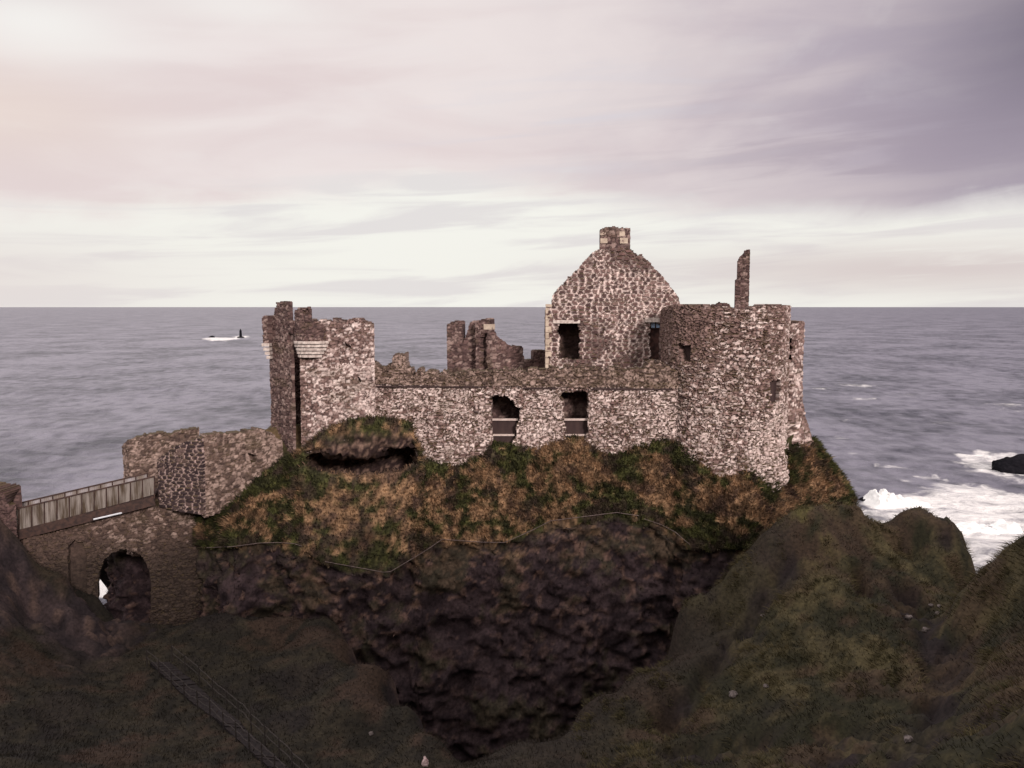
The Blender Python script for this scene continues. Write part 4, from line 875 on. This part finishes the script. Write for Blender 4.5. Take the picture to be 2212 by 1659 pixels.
# breaking wave against the reef: spray thrown up in lumps
def spray(name, u0, u1, vbase, peaks, label, seed, depth=5.0):
    nx_, ny_ = 90, 26; a, b = SEA(u0, vbase), SEA(u1, vbase); e = (b - a); Lw = np.linalg.norm(e); e /= Lw; n_ = np.array([-e[1], e[0]])
    s, t = np.meshgrid(np.linspace(0, 1, nx_), np.linspace(-1, 1, ny_), indexing='ij')
    h = sum(hh * np.exp(-((s - c) / w) ** 2) for c, hh, w in peaks) * np.sqrt(np.clip(1 - np.abs(t) ** 1.5, 0, 1)) * sst(0, .06, s) * sst(1, .94, s)
    x = a[0] + e[0] * s * Lw + n_[0] * t * depth; y = a[1] + e[1] * s * Lw + n_[1] * t * depth
    nn = fbm(x * .9, y * .9, h * .9, 4, seed); h = np.maximum(h * (1 + .45 * nn) + .35 * nn * sst(0, .6, h), 0) + sst(0, .3, h) * .5 - 1.2
    x = x + .5 * fbm(x, y, h * 1.5, 3, seed + 1) * sst(0, 1, h)
    return tag(mesh_obj(name, np.stack([x, y, h], -1).reshape(-1, 3), [gridfaces(nx_, ny_)], M_SPRAY, None, None, True), label, 'wave', None, 'stuff')
spray('breaking_wave', 1862, 2010, 1084, [(.20, 2.9, .10), (.37, 2.5, .07), (.55, 1.5, .16), (.8, .7, .2)], 'white wave breaking against the foot of the castle rock', 401)
spray('breaking_wave', 2030, 2205, 1140, [(.2, .7, .2), (.5, 1.2, .18), (.85, 1.9, .12)], 'long white breaker nearer the right frame edge', 402, 4.0)

# rocks in the sea
def sea_rock(u, v, w, h, seed, label, dpt=.6):
    c = SEA(u, v); return boulder('sea_rock', (c[0], c[1], -.1 * h), 1, M_BASALT, seed, label, 'rock', 'dark rocks in the sea', sq=(w, w * dpt, h), sub=4)
sea_rock(2226, 1017, 8.0, 4.6, 501, 'largest black rock in white surf at the right frame edge')
sea_rock(2176, 1008, 4.0, 2.6, 502, 'low black rock in surf beside the left side of the largest sea rock')
sea_rock(1878, 1078, 2.4, .5, 503, 'flat black rock awash at the foot of the castle rock', .5)
sea_rock(458, 729, 4.0, 2.6, 504, 'tiny dark rock far out in the left sea, left of the beacon')
c = SEA(520, 729.5)
bcn = thing('beacon', 'tiny dark beacon column standing on a reef far out in the left sea', 'beacon'); bcn.location = (c[0], c[1], 0)
import bmesh
def lathe(name, prof, mat, parent, n=12):
    v = [(r * math.cos(6.2832 * k / n), r * math.sin(6.2832 * k / n), z) for r, z in prof for k in range(n)]
    f = [[i * n + k, i * n + (k + 1) % n, (i + 1) * n + (k + 1) % n, (i + 1) * n + k] for i in range(len(prof) - 1) for k in range(n)]
    return mesh_obj(name, np.array(v), [np.array(f)], mat, parent, None, True)
lathe('base', [(6, -1), (4.5, 1.0), (2.6, 1.8), (0.01, 1.9)], M_BASALT, bcn)
lathe('column', [(1.9, 1.5), (1.7, 5), (1.5, 9.0), (1.7, 9.2), (1.7, 9.8), (.01, 9.9)], M_BASALT, bcn)
lathe('top_mark', [(.01, 9.8), (.7, 10), (.6, 11.5), (.01, 12.2)], M_BASALT, bcn)

# ------------------------------------------------------------------ sky and light
SUN_AZ, SUN_EL = R(156), R(20)               # clockwise from +Y; behind the viewer's right shoulder
w = bpy.data.worlds.new('World'); scene.world = w; w.use_nodes = True
nt = w.node_tree; N, L = nt.nodes, nt.links
class E:
    def __init__(s, o): s.o = o
    def _b(s, op, k, rev=False):
        n = N.new('ShaderNodeMath'); n.operation = op
        for i, q in enumerate((k, s) if rev else (s, k)):
            if isinstance(q, E): L.new(q.o, n.inputs[i])
            else: n.inputs[i].default_value = q
        return E(n.outputs[0])
    def __add__(s, k): return s._b('ADD', k)
    __radd__ = __add__
    def __sub__(s, k): return s._b('SUBTRACT', k)
    def __rsub__(s, k): return s._b('SUBTRACT', k, True)
    def __mul__(s, k): return s._b('MULTIPLY', k)
    __rmul__ = __mul__
    def __truediv__(s, k): return s._b('DIVIDE', k)
def fn(op, a, b=None):
    n = N.new('ShaderNodeMath'); n.operation = op; L.new(a.o, n.inputs[0])
    if isinstance(b, E): L.new(b.o, n.inputs[1])
    elif b is not None: n.inputs[1].default_value = b
    return E(n.outputs[0])
def ss(a, b, x_):
    n = N.new('ShaderNodeMapRange'); n.interpolation_type = 'SMOOTHSTEP'; L.new(x_.o, n.inputs[0])
    for i, q in ((1, a), (2, b)):
        if isinstance(q, E): L.new(q.o, n.inputs[i])
        else: n.inputs[i].default_value = q
    return E(n.outputs[0])
def cmix(a, b, t):
    n = N.new('ShaderNodeMix'); n.data_type = 'RGBA'; L.new(t.o, n.inputs[0])
    for i, q in ((6, a), (7, b)):
        if isinstance(q, E): L.new(q.o, n.inputs[i])
        else: n.inputs[i].default_value = (*q, 1)
    return E(n.outputs[2])
tc = N.new('ShaderNodeTexCoord'); sx = N.new('ShaderNodeSeparateXYZ'); L.new(tc.outputs['Generated'], sx.inputs[0])
dx, dy, dz_ = E(sx.outputs[0]), E(sx.outputs[1]), E(sx.outputs[2])
az = fn('ARCTAN2', dx, dy) * 57.2958; el = fn('ARCSINE', dz_) * 57.2958
def noise(px, py, scale, detail=5, rough=.5, dist=0, off=0.0):
    c = N.new('ShaderNodeCombineXYZ'); L.new(px.o, c.inputs[0]); L.new(py.o, c.inputs[1]); c.inputs[2].default_value = off
    n = N.new('ShaderNodeTexNoise'); n.inputs['Scale'].default_value = scale; n.inputs['Detail'].default_value = detail; n.inputs['Roughness'].default_value = rough; n.inputs['Distortion'].default_value = dist
    L.new(c.outputs[0], n.inputs['Vector']); return E(n.outputs['Fac'])
elt = el - az * .05
nA = noise(az * .045, elt * .22, 1.0, 5, .5, .5, 1.3)          # broad banks
nB = noise(az * .07, elt * .75, 1.0, 6, .55, .6, 4.1)          # streaks
nC = noise(az * .16, elt * .30, 1.0, 6, .55, .4, 8.7)
def spot(a0, e0, wa, we):
    p = (az - a0) / wa; q = (el - e0) / we; d2 = p * p + q * q
    return fn('POWER', E(fn('MULTIPLY', d2, -1.0).o) * 0 + 2.71828, d2 * -1.0)
edge = 5.6 + spot(-5, 6, 13, 30) * 2.4 + (nB - .5) * 3.6 + (nC - .5) * 2.5
deck = ss(edge - .9, edge + 1.6, el)
low = cmix((.93, .92, .86), (.80, .765, .755), ss(.42, .64, nB))
low = cmix(low, (.70, .61, .60), spot(26, 2.3, 17, 1.6) * ss(.30, .62, nB + .18) * .9)
low = cmix(low, (.80, .73, .71), spot(-33, 1.6, 12, 3.0) * .8)
dk_l = cmix((.79, .675, .67), (.87, .785, .77), ss(.35, .65, nA)); dk_r = cmix((.50, .435, .50), (.63, .55, .58), ss(.35, .65, nA))
dk = cmix(dk_l, dk_r, ss(-6, 26, az + (nC - .5) * 14))
dk = cmix(dk, (.70, .69, .76), ss(.50, .72, nB) * spot(6, 11.5, 13, 4) * .45)
dk = cmix(dk, (.88, .84, .82), ss(.55, .75, nC) * .18)
dk = cmix(dk, (.40, .33, .39), spot(22, 9.5, 12, 4.5) * ss(.40, .62, nB) * .55)
dk = cmix(dk, (.93, .90, .87), fn('MINIMUM', spot(-28.5, 15.8, 6, 2.2) + spot(-17, 18.0, 7, 1.3) * .7, 1.0) * ss(.0, .32, nC + .05))
dk = cmix(dk, (.86, .70, .58), spot(-31, 11.0, 7, 2.6) * .35)
dk = cmix(dk, (.24, .18, .22), spot(-32, 19.5, 6, 1.7) * .85)
dk = cmix(dk, (.34, .29, .36), spot(30, 11.5, 7, 7.0) * .75)
dk = cmix(dk, (.085, .075, .125), spot(38.5, 15.5, 10.5, 5.0) * .97)
sky = cmix(low, dk, deck)
over = cmix(cmix((1.15, 1.04, 1.02), (1.40, 1.28, 1.24), ss(.35, .65, nC)), (.34, .32, .38), spot(48, 28, 46, 34))
over = cmix(over, (2.4, 2.26, 2.32), spot(-55, 28, 45, 22))
sky = cmix(sky, over, ss(21.5, 34, el))
sky = cmix(sky, over, ss(60, 110, fn('ABSOLUTE', az)) * ss(0, 12, el))
ground = cmix(sky, (.22, .21, .24), ss(0, -1.5, el)) if False else sky
stx = N.new('ShaderNodeTexSky'); stx.sky_type = 'NISHITA'; stx.sun_disc = False; stx.sun_elevation = SUN_EL; stx.sun_rotation = SUN_AZ
bg1 = N.new('ShaderNodeBackground'); L.new(stx.outputs[0], bg1.inputs[0]); bg1.inputs[1].default_value = .05
bg2 = N.new('ShaderNodeBackground'); L.new(sky.o, bg2.inputs[0]); bg2.inputs[1].default_value = 1.0
ms = N.new('ShaderNodeMixShader'); ms.inputs[0].default_value = .96; L.new(bg1.outputs[0], ms.inputs[1]); L.new(bg2.outputs[0], ms.inputs[2])
out = N.new('ShaderNodeOutputWorld') if 'World Output' not in N else N['World Output']
L.new(ms.outputs[0], out.inputs['Surface'])
sl = bpy.data.lights.new('sun', 'SUN'); sl.energy = 2.9; sl.angle = R(10); sl.color = (1.0, .875, .835)
so = bpy.data.objects.new('sun', sl); COL.objects.link(so)
from mathutils import Vector
so.rotation_euler = Vector((math.sin(SUN_AZ) * math.cos(SUN_EL), math.cos(SUN_AZ) * math.cos(SUN_EL), math.sin(SUN_EL))).to_track_quat('Z', 'Y').to_euler()

vs = scene.view_settings; vs.view_transform = 'Standard'; vs.look = 'None'; vs.exposure = 0; vs.gamma = 1
scene.cycles.max_bounces = 6; scene.cycles.diffuse_bounces = 3
